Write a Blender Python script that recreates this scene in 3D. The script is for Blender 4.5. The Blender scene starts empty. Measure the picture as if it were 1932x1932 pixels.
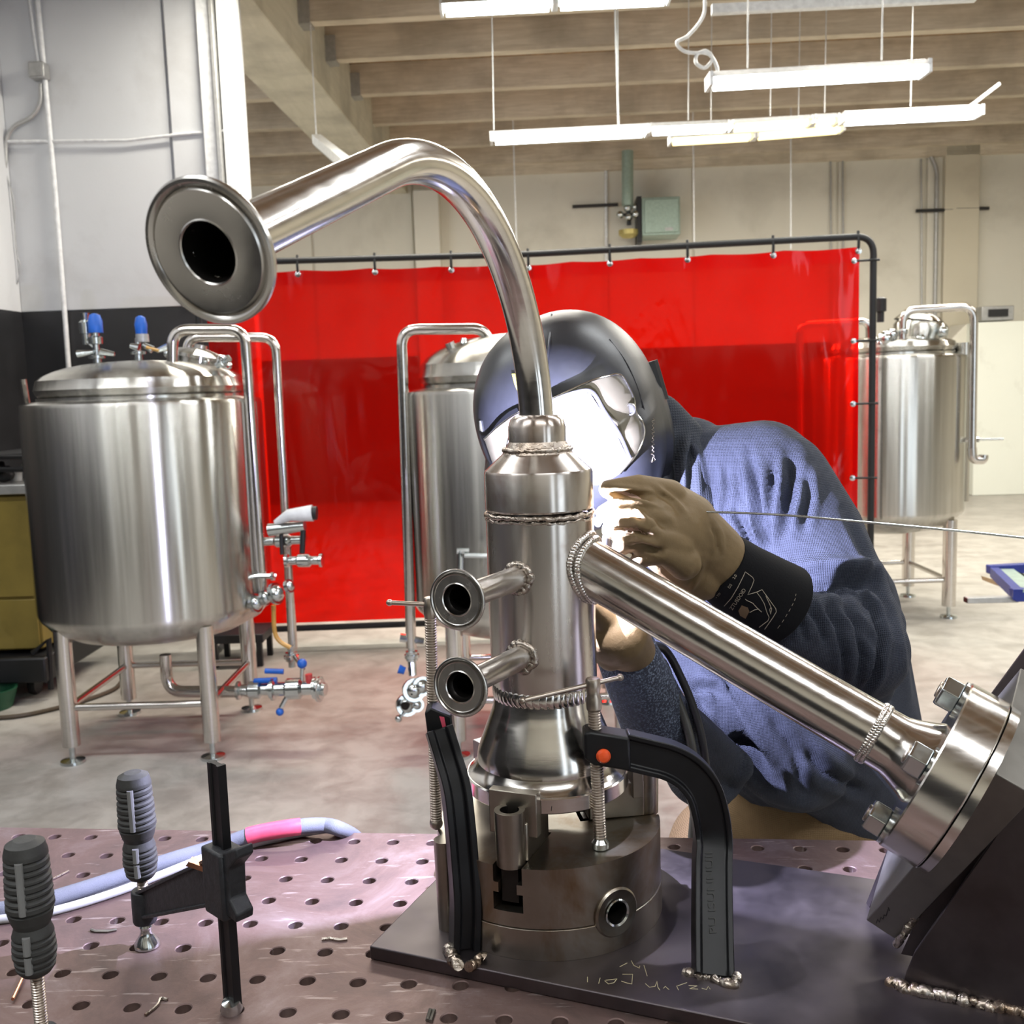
import bpy, bmesh, math, random
from mathutils import Vector, Matrix, noise
from mathutils.bvhtree import BVHTree
from mathutils.geometry import delaunay_2d_cdt
import numpy as np
random.seed(7)
V = Vector
SC = bpy.context.scene
COL = SC.collection
# ------------------------------------------------------------------ camera
EYE = V((0, 0, 1.52)); FPX = 1932.0
_p, _r = math.radians(6.9), math.radians(1.83)
CF = V((0, math.cos(_p), -math.sin(_p)))
_U0 = V((0, math.sin(_p), math.cos(_p))); _R0 = V((1, 0, 0))
CR = math.cos(_r) * _R0 - math.sin(_r) * _U0
CU = math.cos(_r) * _U0 + math.sin(_r) * _R0
cd = bpy.data.cameras.new('camera'); cam = bpy.data.objects.new('camera', cd); COL.objects.link(cam)
cd.lens = 36; cd.sensor_width = 36; cd.clip_start = .02; cd.clip_end = 100
M4 = Matrix((CR, CU, -CF)).transposed().to_4x4(); M4.translation = EYE
cam.matrix_world = M4
cd.dof.use_dof = True; cd.dof.focus_distance = 1.15; cd.dof.aperture_fstop = 14
SC.camera = cam
# ------------------------------------------------------------------ world, exposure
w = bpy.data.worlds.new('world'); SC.world = w; w.use_nodes = True
bg = w.node_tree.nodes['Background']; bg.inputs[0].default_value = (.80, .90, 1.0, 1); bg.inputs[1].default_value = 3.0
vs = SC.view_settings; vs.view_transform = 'Standard'; vs.look = 'None'; vs.gamma = 1; vs.use_curve_mapping = False
vs.exposure = 0.0
SC.cycles.max_bounces = 8; SC.cycles.transparent_max_bounces = 12; SC.cycles.sample_clamp_indirect = 6
SC.cycles.caustics_reflective = False; SC.cycles.caustics_refractive = False

def area(name, loc, size, power, col=(1, 1, 1), rot=(0, 0, 0)):
    l = bpy.data.lights.new(name, 'AREA'); l.shape = 'RECTANGLE'; l.size, l.size_y = size; l.energy = power; l.color = col
    o = bpy.data.objects.new(name, l); COL.objects.link(o); o.location = loc; o.rotation_euler = rot
    return o
COOL = (.95, .98, 1.0); WARM = (1.0, .86, .66)
for i, (x, y) in enumerate([(-2.4, -.6), (.9, -1.4), (3.8, -.5), (-1.9, 2.6), (2.2, 2.8), (5.2, 3.6)]):
    area('ceiling_fill_light', (x, y, 4.1), (2.4, .16), 76, COOL)  # unseen area lights added at ceiling height to light the foreground, no fixtures behind them
for x, y in [(-.4, 6.2), (3.2, 6.6), (0.2, 9.6), (4.2, 9.8), (7.0, 8.0), (-4.2, 9.5)]:
    area('ceiling_fill_light', (x, y, 4.1), (2.4, .2), 150, (1, .95, .84))  # more added area lights, brightening the far room and backlighting the red screen
# ------------------------------------------------------------------ pixel helpers (build-time measuring aids)
def ray(px, py): return CF + CR * ((px - 966) / FPX) - CU * ((py - 966) / FPX)
def at(px, py, Y):
    d = ray(px, py); return EYE + d * (Y / d.y)
def onz(px, py, z):
    d = ray(px, py); return EYE + d * ((z - EYE.z) / d.z)
def proj(P):
    q = P - EYE; k = q.dot(CF)
    return 966 + FPX * q.dot(CR) / k, 966 - FPX * q.dot(CU) / k
def zat(px, py, Y): return at(px, py, Y).z

# ------------------------------------------------------------------ materials
MATS = {}
class N:
    def __init__(s, name):
        s.m = bpy.data.materials.new(name); s.m.use_nodes = True; s.t = s.m.node_tree
        s.b = s.t.nodes['Principled BSDF']; s.out = s.t.nodes['Material Output']; s._c = None
    def node(s, k, **kw):
        n = s.t.nodes.new(k)
        for a, b in kw.items():
            if a.startswith('i_'): n.inputs[a[2:].replace('_', ' ')].default_value = b
            else: setattr(n, a, b)
        return n
    def l(s, a, b): s.t.links.new(a, b)
    def coord(s, scale=(1, 1, 1), kind='Object'):
        tc = s.node('ShaderNodeTexCoord'); mp = s.node('ShaderNodeMapping'); mp.inputs['Scale'].default_value = scale
        s.l(tc.outputs[kind], mp.inputs[0]); return mp.outputs[0]
    def noise(s, scale, detail=4, rough=.55, sc=(1, 1, 1), dist=0):
        n = s.node('ShaderNodeTexNoise'); n.inputs['Scale'].default_value = scale; n.inputs['Detail'].default_value = detail
        n.inputs['Roughness'].default_value = rough; n.inputs['Distortion'].default_value = dist
        s.l(s.coord(sc), n.inputs['Vector']); return n.outputs['Fac']
    def ramp(s, fac, stops, interp='LINEAR'):
        r = s.node('ShaderNodeValToRGB'); r.color_ramp.interpolation = interp
        e = r.color_ramp.elements
        while len(e) < len(stops): e.new(.5)
        for i, (p, c) in enumerate(stops):
            e[i].position = p; e[i].color = (*c, 1) if len(c) == 3 else c
        s.l(fac, r.inputs[0]); return r.outputs[0]
    def mix(s, f, a, b, mode='MIX'):
        n = s.node('ShaderNodeMix', data_type='RGBA', blend_type=mode)
        for sock, v in ((n.inputs[0], f), (n.inputs[6], a), (n.inputs[7], b)):
            if hasattr(v, 'links'): s.l(v, sock)
            else: sock.default_value = v if not isinstance(v, tuple) else (*v[:3], 1)
        return n.outputs[2]
    def bump(s, h, strength=.3, dist=.01, normal=None):
        n = s.node('ShaderNodeBump'); n.inputs['Strength'].default_value = strength; n.inputs['Distance'].default_value = dist
        s.l(h, n.inputs['Height'])
        if normal: s.l(normal, n.inputs['Normal'])
        s.l(n.outputs[0], s.b.inputs['Normal']); return n.outputs[0]
    def set(s, **kw):
        for a, v in kw.items():
            i = s.b.inputs[a.replace('_', ' ')]
            if hasattr(v, 'links'): s.l(v, i)
            else: i.default_value = (*v, 1) if isinstance(v, tuple) and len(v) == 3 else v
        return s
def g3(v): return (v, v, v)
def plain(name, col, rough=.5, metal=0, var=.12, scale=30, bump=0, **kw):
    if name in MATS: return MATS[name]
    n = N(name); f = n.noise(scale)
    c = n.ramp(f, [(.3, tuple(x * (1 - var) for x in col)), (.7, tuple(min(1, x * (1 + var)) for x in col))])
    n.set(Base_Color=c, Roughness=rough, Metallic=metal)
    if bump: n.bump(f, bump, .004)
    for a, v in kw.items(): n.b.inputs[a.replace('_', ' ')].default_value = v
    MATS[name] = n.m; return n.m
def steel(name, col, r0, r1, scale=20, sc=(1, 1, 1), aniso=0, var=.1, bump=.03, tangent='Z', stain=None):
    n = N(name); f = n.noise(scale, 5, .6, sc); f2 = n.noise(6, 3, .5)
    c = n.ramp(f, [(.3, tuple(x * (1 - var) for x in col)), (.7, col)])
    if stain:
        k = n.ramp(n.noise(9, 5, .65, (1, 1, .6), .4), [(.5, g3(0)), (.68, g3(1))])
        c = n.mix(k, c, stain)
    rr = n.ramp(f, [(.25, g3(r0)), (.75, g3(r1))])
    n.set(Base_Color=c, Metallic=1.0, Roughness=rr)
    if aniso:
        n.set(Anisotropic=aniso); n.b.inputs['Anisotropic Rotation'].default_value = .25
        t = n.node('ShaderNodeTangent', direction_type='RADIAL', axis=tangent); n.l(t.outputs[0], n.b.inputs['Tangent'])
    if bump: n.bump(f, bump, .002)
    MATS[name] = n.m; return n.m
TANK = steel('tank_steel', (.64, .625, .58), .19, .26, 24, (1, 1, .03), 1.0, .30, .08)
PIPE = steel('polished_steel', (.68, .66, .63), .10, .16, 20, (1, 1, 1), 0, .06, .01)
TUBE = steel('brushed_tube_steel', (.68, .65, .61), .13, .21, 26, (1, 1, 6), 0, .10, .02)
HEAT = steel('heat_tinted_steel', (.60, .56, .52), .22, .30, 18, (1, 1, .25), .8, .16, .03, stain=(.30, .21, .16))
FACE = steel('turned_face_steel', (.50, .48, .45), .20, .30, 60, (1, 1, 1), .6, .08, .02)
BORE = plain('dark_bore_steel', (.025, .022, .02), .35, .8)
BEAD = steel('weld_bead_metal', (.52, .46, .40), .18, .42, 160, (1, 1, 1), 0, .45, .5, stain=(.28, .19, .12))
CHUCK = steel('oiled_chuck_steel', (.34, .31, .265), .26, .40, 22, (1, 1, 1), 0, .2, .06, stain=(.20, .13, .07))
ZINC = steel('zinc_bolt', (.60, .64, .64), .13, .22, 40, bump=.03)
PLATE = steel('hot_rolled_plate', (.125, .108, .112), .36, .55, 14, (1, 1, 1), 0, .35, .10, stain=(.10, .085, .095))
GREYP = steel('grey_block_steel', (.22, .21, .19), .42, .55, 40, (1, 1, 1), 0, .2, .08)
SCREW = steel('screw_steel', (.46, .40, .34), .25, .4, 60)
def mk_table():
    n = N('rusty_table_steel')
    f = n.noise(7, 8, .68, dist=.6); g = n.noise(55, 4, .7); h = n.noise(16, 6, .6, (1, 7, 1))
    c = n.ramp(f, [(.28, (.085, .062, .057)), (.5, (.155, .100, .090)), (.62, (.20, .145, .14)), (.78, (.31, .265, .285))])
    c = n.mix(n.ramp(h, [(.62, g3(0)), (.68, g3(.35))]), c, (.55, .47, .45))
    n.set(Base_Color=c, Metallic=.6, Roughness=n.ramp(f, [(.2, g3(.62)), (.8, g3(.42))]))
    n.bump(g, .18, .002); MATS['rusty_table_steel'] = n.m; return n.m
TABLE = mk_table()
BLACKP = plain('black_enamel', (.005, .005, .006), .42, 0, .3, 40, .05)
BLACKP.node_tree.nodes['Principled BSDF'].inputs['Specular IOR Level'].default_value = .35
RUBBER = plain('grey_black_grip', (.030, .030, .028), .62, 0, .15, 90, .15)
GRIP2 = plain('light_grip_insert', (.17, .17, .165), .6)
CASTBLK = plain('cast_black', (.022, .023, .026), .5, .2, .25, 120, .25)
def mk_curtain():
    n = N('red_vinyl'); t = n.t; t.nodes.remove(n.b)
    tr = n.node('ShaderNodeBsdfTransparent'); tr.inputs[0].default_value = (.95, .010, .003, 1)
    tl = n.node('ShaderNodeBsdfTranslucent'); tl.inputs[0].default_value = (.85, .006, .002, 1)
    df = n.node('ShaderNodeBsdfDiffuse'); df.inputs[0].default_value = (.62, .006, .003, 1)
    gl = n.node('ShaderNodeBsdfGlossy'); gl.inputs[0].default_value = (1, .86, .84, 1); gl.inputs[1].default_value = .08
    a = n.node('ShaderNodeMixShader'); a.inputs[0].default_value = .45; n.l(tl.outputs[0], a.inputs[1]); n.l(df.outputs[0], a.inputs[2])
    b = n.node('ShaderNodeMixShader'); b.inputs[0].default_value = .34; n.l(tr.outputs[0], b.inputs[1]); n.l(a.outputs[0], b.inputs[2])
    fr = n.node('ShaderNodeFresnel'); fr.inputs[0].default_value = 1.38
    bp = n.node('ShaderNodeBump'); bp.inputs['Strength'].default_value = .35; bp.inputs['Distance'].default_value = .03
    n.l(n.noise(2.2, 3, .5, (1, 1, .5), 1.2), bp.inputs['Height'])
    for q in (gl, fr): n.l(bp.outputs[0], q.inputs['Normal'])
    c = n.node('ShaderNodeMixShader'); n.l(fr.outputs[0], c.inputs[0]); n.l(b.outputs[0], c.inputs[1]); n.l(gl.outputs[0], c.inputs[2])
    n.l(c.outputs[0], n.out.inputs[0]); return n.m
CURTAIN = mk_curtain()
def mk_wall(name, base, dirt, amt=.5, scale=1.2):
    n = N(name); f = n.noise(scale, 6, .6, dist=.3); g = n.noise(60, 3, .6)
    c = n.ramp(f, [(.30, dirt), (.30 + amt * .4, base), (.8, tuple(min(1, x * 1.04) for x in base))])
    n.set(Base_Color=c, Roughness=.72); n.bump(g, .12, .004); return n.m
WALLW = mk_wall('white_painted_concrete', (.63, .64, .65), (.52, .52, .52))
WALLB = mk_wall('cream_painted_concrete', (.70, .67, .58), (.56, .53, .45), .5, .8)
WALLK = plain('black_painted_band', (.018, .018, .020), .45, 0, .3, 3)
def mk_floor():
    n = N('polished_concrete'); f = n.noise(.9, 8, .62, dist=.5); g = n.noise(6, 6, .65, dist=.4)
    c = n.ramp(f, [(.3, (.30, .275, .245)), (.55, (.43, .405, .36)), (.75, (.50, .475, .425))])
    c = n.mix(.5, c, n.ramp(g, [(.35, (.24, .22, .195)), (.6, (.50, .475, .43))]))
    n.set(Base_Color=c, Roughness=n.ramp(g, [(.3, g3(.34)), (.7, g3(.5))])); n.bump(g, .05, .004); return n.m
FLOOR = mk_floor()
def mk_wood(name, a, b, sc):
    n = N(name); f = n.noise(5, 7, .65, sc, .8); g = n.noise(1.6, 4, .6)
    c = n.ramp(f, [(.3, a), (.7, b)]); c = n.mix(n.ramp(g, [(.45, g3(0)), (.7, g3(.6))]), c, tuple(x * .55 for x in a))
    n.set(Base_Color=c, Roughness=.75); n.bump(f, .2, .01); return n.m
JOIST = mk_wood('painted_joist_wood', (.54, .46, .34), (.74, .66, .53), (.4, 5, 5))
DECK = mk_wood('plywood_deck', (.22, .135, .065), (.44, .28, .14), (3, .5, 1))
BEAMM = mk_wood('painted_beam', (.60, .57, .45), (.70, .66, .54), (3, .3, 3))
def emit(name, col, s):
    n = N(name); n.set(Base_Color=(.9, .9, .9), Emission_Color=col, Emission_Strength=s); return n.m
TUBEW = emit('lit_fluorescent_white', (.93, 1.0, .97), 11)
TUBEY = emit('lit_fluorescent_warm', (1.0, .80, .30), 2.2)
ARC = emit('arc_plasma', (.80, .84, 1.0), 400)
WHITEP = plain('white_enamel', (.75, .76, .76), .4)
GREYC = plain('grey_conduit', (.42, .42, .41), .4, .5)
def mk_fabric(name, col, s=420, wave=True, rough=.85, bump=.5):
    n = N(name); f = n.noise(14, 4, .6)
    c = n.ramp(f, [(.3, tuple(x * .85 for x in col)), (.7, tuple(x * 1.15 for x in col))])
    if wave:
        w1 = n.node('ShaderNodeTexWave', bands_direction='X'); w2 = n.node('ShaderNodeTexWave', bands_direction='Z')
        for q in (w1, w2):
            q.inputs['Scale'].default_value = s / 6.28; q.inputs['Distortion'].default_value = 1.2; n.l(n.coord((1, .6, 1)), q.inputs[0])
        m = n.node('ShaderNodeMath', operation='MULTIPLY'); n.l(w1.outputs['Fac'], m.inputs[0]); n.l(w2.outputs['Fac'], m.inputs[1])
        n.bump(m.outputs[0], bump, .002)
    else: n.bump(n.noise(s, 3, .7), bump, .002)
    n.set(Base_Color=c, Roughness=rough); n.b.inputs['Specular IOR Level'].default_value = .3
    MATS[name] = n.m; return n.m
SHIRT = mk_fabric('waffle_knit_shirt', (.040, .046, .066), 900, bump=.8)
CUFFM = mk_fabric('black_cuff_leather', (.005, .005, .006), 300, False, .8, .2)
CUFFM.node_tree.nodes['Principled BSDF'].inputs['Specular IOR Level'].default_value = .12
def mk_suede():
    n = N('speckled_suede'); v = n.node('ShaderNodeTexVoronoi'); v.inputs['Scale'].default_value = 420; n.l(n.coord(), v.inputs['Vector'])
    f = n.noise(330, 3, .7); c = n.ramp(f, [(.50, (.018, .024, .045)), (.62, (.20, .25, .34))]); n.set(Base_Color=c, Roughness=.8); n.bump(f, 1.0, .003); return n.m
SUEDE = mk_suede()
GLOVE = mk_fabric('tan_goat_leather', (.17, .115, .055), 160, False, .62, .25)
PANTS = mk_fabric('tan_canvas', (.20, .13, .065), 700)
HELM = plain('helmet_plastic', (.017, .018, .022), .38, 0, .12, 60, .05)
HOODM = mk_fabric('dark_hood_cloth', (.035, .04, .052), 500)
SKIN = plain('skin', (.50, .32, .24), .55)
LINEN = plain('beige_print', (.42, .36, .28), .7)
BROWNP = plain('brown_print', (.20, .13, .07), .7)
YEL = plain('olive_yellow_paint', (.23, .17, .035), .5, 0, .2, 5)
BLUE = plain('blue_plastic', (.01, .11, .50), .35)
NAVY = plain('navy_paint', (.008, .022, .22), .35)
BLACKM = plain('dull_black', (.008, .008, .009), .5)
ORANGE = plain('orange_plastic', (.78, .09, .02), .35)
PINK = plain('pink_tape', (.62, .075, .13), .42, 0, .2, 40, .2)
HOSEM = mk_fabric('grey_hose_sleeve', (.15, .16, .19), 800, False, .75, .4)
WHITEC = plain('white_cable', (.42, .42, .41), .5)
COPPER = plain('copper', (.65, .30, .18), .3, 1)
ORNG = plain('amber_hose', (.60, .33, .07), .4)
BOXG = plain('grey_green_box', (.33, .43, .37), .35, .2)
GLASSC = None
def mk_cover():
    n = N('clear_cover_plate'); n.set(Base_Color=(.16, .145, .10), Roughness=.22, Metallic=.0, Alpha=.50); n.b.inputs['Specular IOR Level'].default_value = .35; 
    return n.m
COVER = mk_cover()
RIM = steel('bright_rim', (.75, .74, .70), .12, .2)
LENS = plain('lens_glass', (.50, .50, .60), .35, .0)

# ------------------------------------------------------------------ mesh builder
class MB:
    def __init__(s): s.v = []; s.f = []
    def add(s, vs, fs):
        k = len(s.v); s.v += [V(x) for x in vs]; s.f += [tuple(i + k for i in f) for f in fs]; return s
    def box(s, c, size, rot=None, ax=None):
        hx, hy, hz = [q / 2 for q in size]; pts = []
        for x in (-hx, hx):
            for y in (-hy, hy):
                for z in (-hz, hz):
                    p = V((x, y, z))
                    if rot is not None: p = rot @ p
                    if ax: p = ax[0] * x + ax[1] * y + ax[2] * z
                    pts.append(V(c) + p)
        return s.add(pts, [(0, 1, 3, 2), (4, 6, 7, 5), (0, 4, 5, 1), (2, 3, 7, 6), (0, 2, 6, 4), (1, 5, 7, 3)])
    def lathe(s, prof, o=(0, 0, 0), axis=(0, 0, 1), seg=48, close=True):
        ax = V(axis).normalized(); a = ax.orthogonal().normalized()
        if abs(ax.z) > .9: a = (V((1, 0, 0)) - ax * ax.x).normalized()
        b = ax.cross(a); vs = []; n = len(prof)
        for r, h in prof:
            for i in range(seg):
                t = 2 * math.pi * i / seg; vs.append(V(o) + ax * h + (a * math.cos(t) + b * math.sin(t)) * r)
        fs = [(j * seg + i, j * seg + (i + 1) % seg, (j + 1) * seg + (i + 1) % seg, (j + 1) * seg + i) for j in range(n - 1) for i in range(seg)]
        if close:
            if prof[0][0] > 1e-6: fs.append(tuple(range(seg))[::-1])
            if prof[-1][0] > 1e-6: fs.append(tuple((n - 1) * seg + i for i in range(seg)))
        return s.add(vs, fs)
    def tube(s, pts, r, seg=16, caps=True):
        pts = [V(p) for p in pts]; n = len(pts); rs = r if isinstance(r, (list, tuple)) else [r] * n
        ts = [(pts[min(i + 1, n - 1)] - pts[max(i - 1, 0)]).normalized() for i in range(n)]
        a = ts[0].orthogonal().normalized(); vs = []
        for i in range(n):
            a = (a - ts[i] * a.dot(ts[i])).normalized(); b = ts[i].cross(a)
            for k in range(seg):
                q = 2 * math.pi * k / seg; vs.append(pts[i] + (a * math.cos(q) + b * math.sin(q)) * rs[i])
        fs = [(j * seg + i, j * seg + (i + 1) % seg, (j + 1) * seg + (i + 1) % seg, (j + 1) * seg + i) for j in range(n - 1) for i in range(seg)]
        if caps: fs += [tuple(range(seg))[::-1], tuple((n - 1) * seg + i for i in range(seg))]
        return s.add(vs, fs)
    def sweep(s, pts, sec, nrm):
        pts = [V(p) for p in pts]; n = len(pts); m = len(sec); vs = []
        for i in range(n):
            t = (pts[min(i + 1, n - 1)] - pts[max(i - 1, 0)]).normalized(); nn = (nrm - t * nrm.dot(t)).normalized(); b = t.cross(nn)
            vs += [pts[i] + b * u + nn * v for u, v in sec]
        fs = [(j * m + i, j * m + (i + 1) % m, (j + 1) * m + (i + 1) % m, (j + 1) * m + i) for j in range(n - 1) for i in range(m)]
        fs += [tuple(range(m))[::-1], tuple((n - 1) * m + i for i in range(m))]
        return s.add(vs, fs)
    def prism(s, poly, d):
        n = len(poly); poly = [V(p) for p in poly]; d = V(d)
        return s.add(poly + [p + d for p in poly], [tuple(range(n))[::-1], tuple(range(n, 2 * n))] + [(i, (i + 1) % n, n + (i + 1) % n, n + i) for i in range(n)])
    def sphere(s, c, r, seg=20, sc=(1, 1, 1)):
        prof = [(max(1e-7, math.sin(math.pi * i / (seg // 2))), -math.cos(math.pi * i / (seg // 2))) for i in range(seg // 2 + 1)]
        k = len(s.v); s.lathe(prof, (0, 0, 0), (0, 0, 1), seg, False)
        for i in range(k, len(s.v)): q = s.v[i]; s.v[i] = V(c) + V((q.x * r * sc[0], q.y * r * sc[1], q.z * r * sc[2]))
        return s
def link(name, m, mat, parent=None, base=None, sharp=35, bevel=0, uniq=True):
    """one mesh object; vertices are given in world space"""
    me = bpy.data.meshes.new(name)
    if parent is not None: off = ORG[parent.name]
    elif base is not None: off = V(base)
    else:
        xs = [p.x for p in m.v]; ys = [p.y for p in m.v]; zs = [p.z for p in m.v]
        off = V(((min(xs) + max(xs)) / 2, (min(ys) + max(ys)) / 2, min(zs)))
    me.from_pydata([p - off for p in m.v], [], m.f); me.validate()
    bm = bmesh.new(); bm.from_mesh(me)
    bmesh.ops.remove_doubles(bm, verts=bm.verts, dist=1e-6)
    bmesh.ops.recalc_face_normals(bm, faces=bm.faces); bm.to_mesh(me); bm.free()
    me.materials.append(mat)
    if sharp:
        me.polygons.foreach_set('use_smooth', [True] * len(me.polygons)); me.set_sharp_from_angle(angle=math.radians(sharp))
    o = bpy.data.objects.new(name, me); COL.objects.link(o)
    if parent is not None: o.parent = parent
    else: o.location = off
    ORG[o.name] = off
    if bevel:
        b = o.modifiers.new('bevel', 'BEVEL'); b.width = bevel; b.segments = 2; b.limit_method = 'ANGLE'; b.angle_limit = math.radians(40)
    return o
ORG = {}
def thing(name, label, cat, loc, group=None):
    o = bpy.data.objects.new(name, None); COL.objects.link(o); o.location = loc; o.empty_display_size = .05
    o['label'] = label; o['category'] = cat
    if group: o['group'] = group
    ORG[o.name] = V(loc); return o
def tag(o, label, cat, group=None, kind=None):
    if label: o['label'] = label
    if cat: o['category'] = cat
    if group: o['group'] = group
    if kind: o['kind'] = kind
    return o
def struct(name, m, mat, parent=None, **k):
    o = link(name, m, mat, parent, **k)
    if parent is None: o['kind'] = 'structure'
    return o
def lab(o, s): o['label'] = s; return o
def arcpts(pts, rad, n=8):
    """polyline with rounded corners"""
    pts = [V(p) for p in pts]; out = [pts[0]]
    for i in range(1, len(pts) - 1):
        a, b, c = pts[i - 1], pts[i], pts[i + 1]
        r = min(rad, (a - b).length * .49, (c - b).length * .49)
        p = b + (a - b).normalized() * r; q = b + (c - b).normalized() * r
        for k in range(n + 1):
            t = k / n; out.append(p * (1 - t) ** 2 + b * 2 * t * (1 - t) + q * t * t)
    out.append(pts[-1]); return out
def spline(pts, n=10):
    pts = [V(p) for p in pts]; P = [pts[0] * 2 - pts[1]] + pts + [pts[-1] * 2 - pts[-2]]; out = []
    for i in range(1, len(P) - 2):
        for k in range(n):
            t = k / n; a, b, c, d = P[i - 1:i + 3]
            out.append(.5 * ((2 * b) + (c - a) * t + (2 * a - 5 * b + 4 * c - d) * t * t + (3 * b - a - 3 * c + d) * t ** 3))
    out.append(pts[-1]); return out
def resample(pts, n):
    L = [0]
    for a, b in zip(pts, pts[1:]): L.append(L[-1] + (b - a).length)
    out = []; j = 0
    for i in range(n):
        s = L[-1] * i / (n - 1)
        while j < len(pts) - 2 and L[j + 1] < s: j += 1
        d = L[j + 1] - L[j]; t = 0 if d == 0 else (s - L[j]) / d; out.append(pts[j].lerp(pts[j + 1], t))
    return out
def bead(pts, r, pitch=.003, jit=.25, seg=10, closed=False):
    """rippled weld bead along a path"""
    L = sum((b - a).length for a, b in zip(pts, pts[1:])); n = max(12, int(L / pitch * 5)); P = resample(pts, n); rs = []; Q = []
    for i, p in enumerate(P):
        ph = (i / n * L / pitch); k = .90 + .16 * abs(math.sin(math.pi * ph)) + jit * noise.noise(p * 160)
        rs.append(r * k); Q.append(p + V([noise.noise(p * 220 + V((j * 7, 3, 1))) for j in range(3)]) * r * jit * .8)
    return MB().tube(Q, rs, seg)

exec_parts = []
# ================================================================== SETTING
_a = math.radians(3.0)
def RM(x, y, z): return V((x * math.cos(_a) + y * math.sin(_a), -x * math.sin(_a) + y * math.cos(_a), z))
RX = RM(1, 0, 0); RY = RM(0, 1, 0); RZ = V((0, 0, 1)); RAX = (RX, RY, RZ)
def atr(px, py, yr):
    d = ray(px, py); return EYE + d * (yr / d.dot(RY))
def rc(P): return P.dot(RX), P.dot(RY), P.z
def rbox(m, x0, x1, y0, y1, z0, z1):
    return m.box(RM((x0 + x1) / 2, (y0 + y1) / 2, (z0 + z1) / 2), (x1 - x0, y1 - y0, z1 - z0), ax=RAX)
ZJ, ZD, YB, YL = 4.47, 4.76, 14.2, 6.7
struct('floor', rbox(MB(), -9, 10, -4, YB + .3, -.1, 0), FLOOR)
ceil = struct('ceiling', rbox(MB(), -9, 10, -4, YB + .3, ZD, ZD + .1), DECK)
for y in [-2.9, -1.75, -.6, .55, 1.7, 2.85, 4.0, 5.15, 6.3, 7.45, 8.55, 9.5, 10.6, 11.75, 12.95, 14.05]:
    for x0, x1 in ((-9, -2.56), (-2.02, 10)):
        lab(link('joist', rbox(MB(), x0, x1, y - .06, y + .06, ZJ, ZD), JOIST, ceil), 'whitewashed wooden joist') if 0 else link('joist', rbox(MB(), x0, x1, y - .06, y + .06, ZJ, ZD), JOIST, ceil)
link('beam', rbox(MB(), -2.56, -2.02, -4, YB, 4.17, ZD), BEAMM, ceil, bevel=.01)
# joist hangers along the beam
for y in [5.15, 6.3, 7.45, 8.55, 9.5, 10.6]:
    link('joist_hanger', rbox(MB(), -2.03, -1.93, y - .085, y + .085, ZJ - .02, ZJ + .2), GREYC, ceil)
# back wall, its pilaster, panels proud of recessed joints
wb = struct('wall_back', rbox(MB(), -9, 10, YB, YB + .3, 0, ZD), WALLB)
link('joint_backing', rbox(MB(), -9, rc(atr(1785, 500, YB))[0], YB - .012, YB, 0, 1.99), WALLK, wb)
xs = [-9, -6.0, -3.35] + [rc(atr(p, 500, YB))[0] for p in (784, 1146, 1308, 1578, 1744)] + [9.9]
for a, b in zip(xs, xs[1:]):
    link('wall_panel', rbox(MB(), a + .015, b - .015, YB - .03, YB, 2.0, ZD), WALLB, wb, bevel=.006)
    link('wall_panel', rbox(MB(), a + .015, b - .015, YB - .03, YB, .0, 1.985), WALLK if b < rc(atr(1790, 500, YB))[0] else WALLB, wb, bevel=.006)
xp = rc(atr(787, 450, YB))[0]
link('pilaster', rbox(MB(), xp, xp + .34, YB - .25, YB, 0, 4.17), WALLB, wb, bevel=.01)
xq = rc(atr(1775, 450, YB))[0]
link('pilaster', rbox(MB(), xq, xq + .45, YB - .12, YB, 0, ZD), mk_wall('tan_concrete', (.62, .57, .45), (.5, .45, .35)), wb, bevel=.01)
link('ledger_board', rbox(MB(), -9, 9.9, YB - .12, YB, ZJ - .12, ZJ + .02), JOIST, wb)
# left wall section with black band
xl0, xl1 = rc(atr(33, 500, YL))[0], rc(atr(400, 500, YL))[0]
xs1 = rc(atr(326, 300, YL))[0]
wl = struct('wall_left', rbox(MB(), xl0 - .2, xl1 + .2, YL + .02, YL + .3, 0, ZD), WALLW)
zb = atr(200, 583, YL).z
for (a, b) in ((xl0, xs1 - .012), (xs1 + .012, xl1 + .02)):
    link('wall_panel', rbox(MB(), a, b, YL - (.02 if a > xl0 else 0), YL + .02, zb, ZD), WALLW, wl, bevel=.004)
link('painted_band', rbox(MB(), xl0, xl1 + .2, YL - .004, YL + .02, 0, zb - .004), WALLK, wl)
tr = struct('trim_1', rbox(MB(), xl1 + .02, xl1 + .105, YL - .06, YL + .02, zb, ZD), WHITEP, bevel=.004)
xf1 = rc(atr(466, 300, YL))[0]
link('door_track', rbox(MB(), xl1 + .11, xl1 + .135, YL - .09, YL + .02, zb, ZD), GREYC, tr, bevel=.003)
link('door_track', rbox(MB(), xl1 + .145, xf1, YL - .05, YL + .02, 0, ZD), WHITEP, tr, bevel=.004)
ws = struct('wall_side', rbox(MB(), xl0 - .3, xl0, -4, YL, zb, ZD), WALLW)
link('painted_band', rbox(MB(), xl0 - .3, xl0 + .003, -4, YL, 0, zb - .004), WALLK, ws)
wf = struct('wall_front', rbox(MB(), -9, 2.7, -4.3, -4, 0, ZD), WALLB)
rbox_ = link('door_pier', rbox(MB(), 3.5, 4.6, -4.3, -4, 0, ZD), WALLB, wf)
link('door_pier', rbox(MB(), 7.6, 10, -4.3, -4, 0, ZD), WALLB, wf)
link('lintel', rbox(MB(), 2.7, 7.6, -4.3, -4, 3.6, ZD), WALLB, wf)
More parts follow.
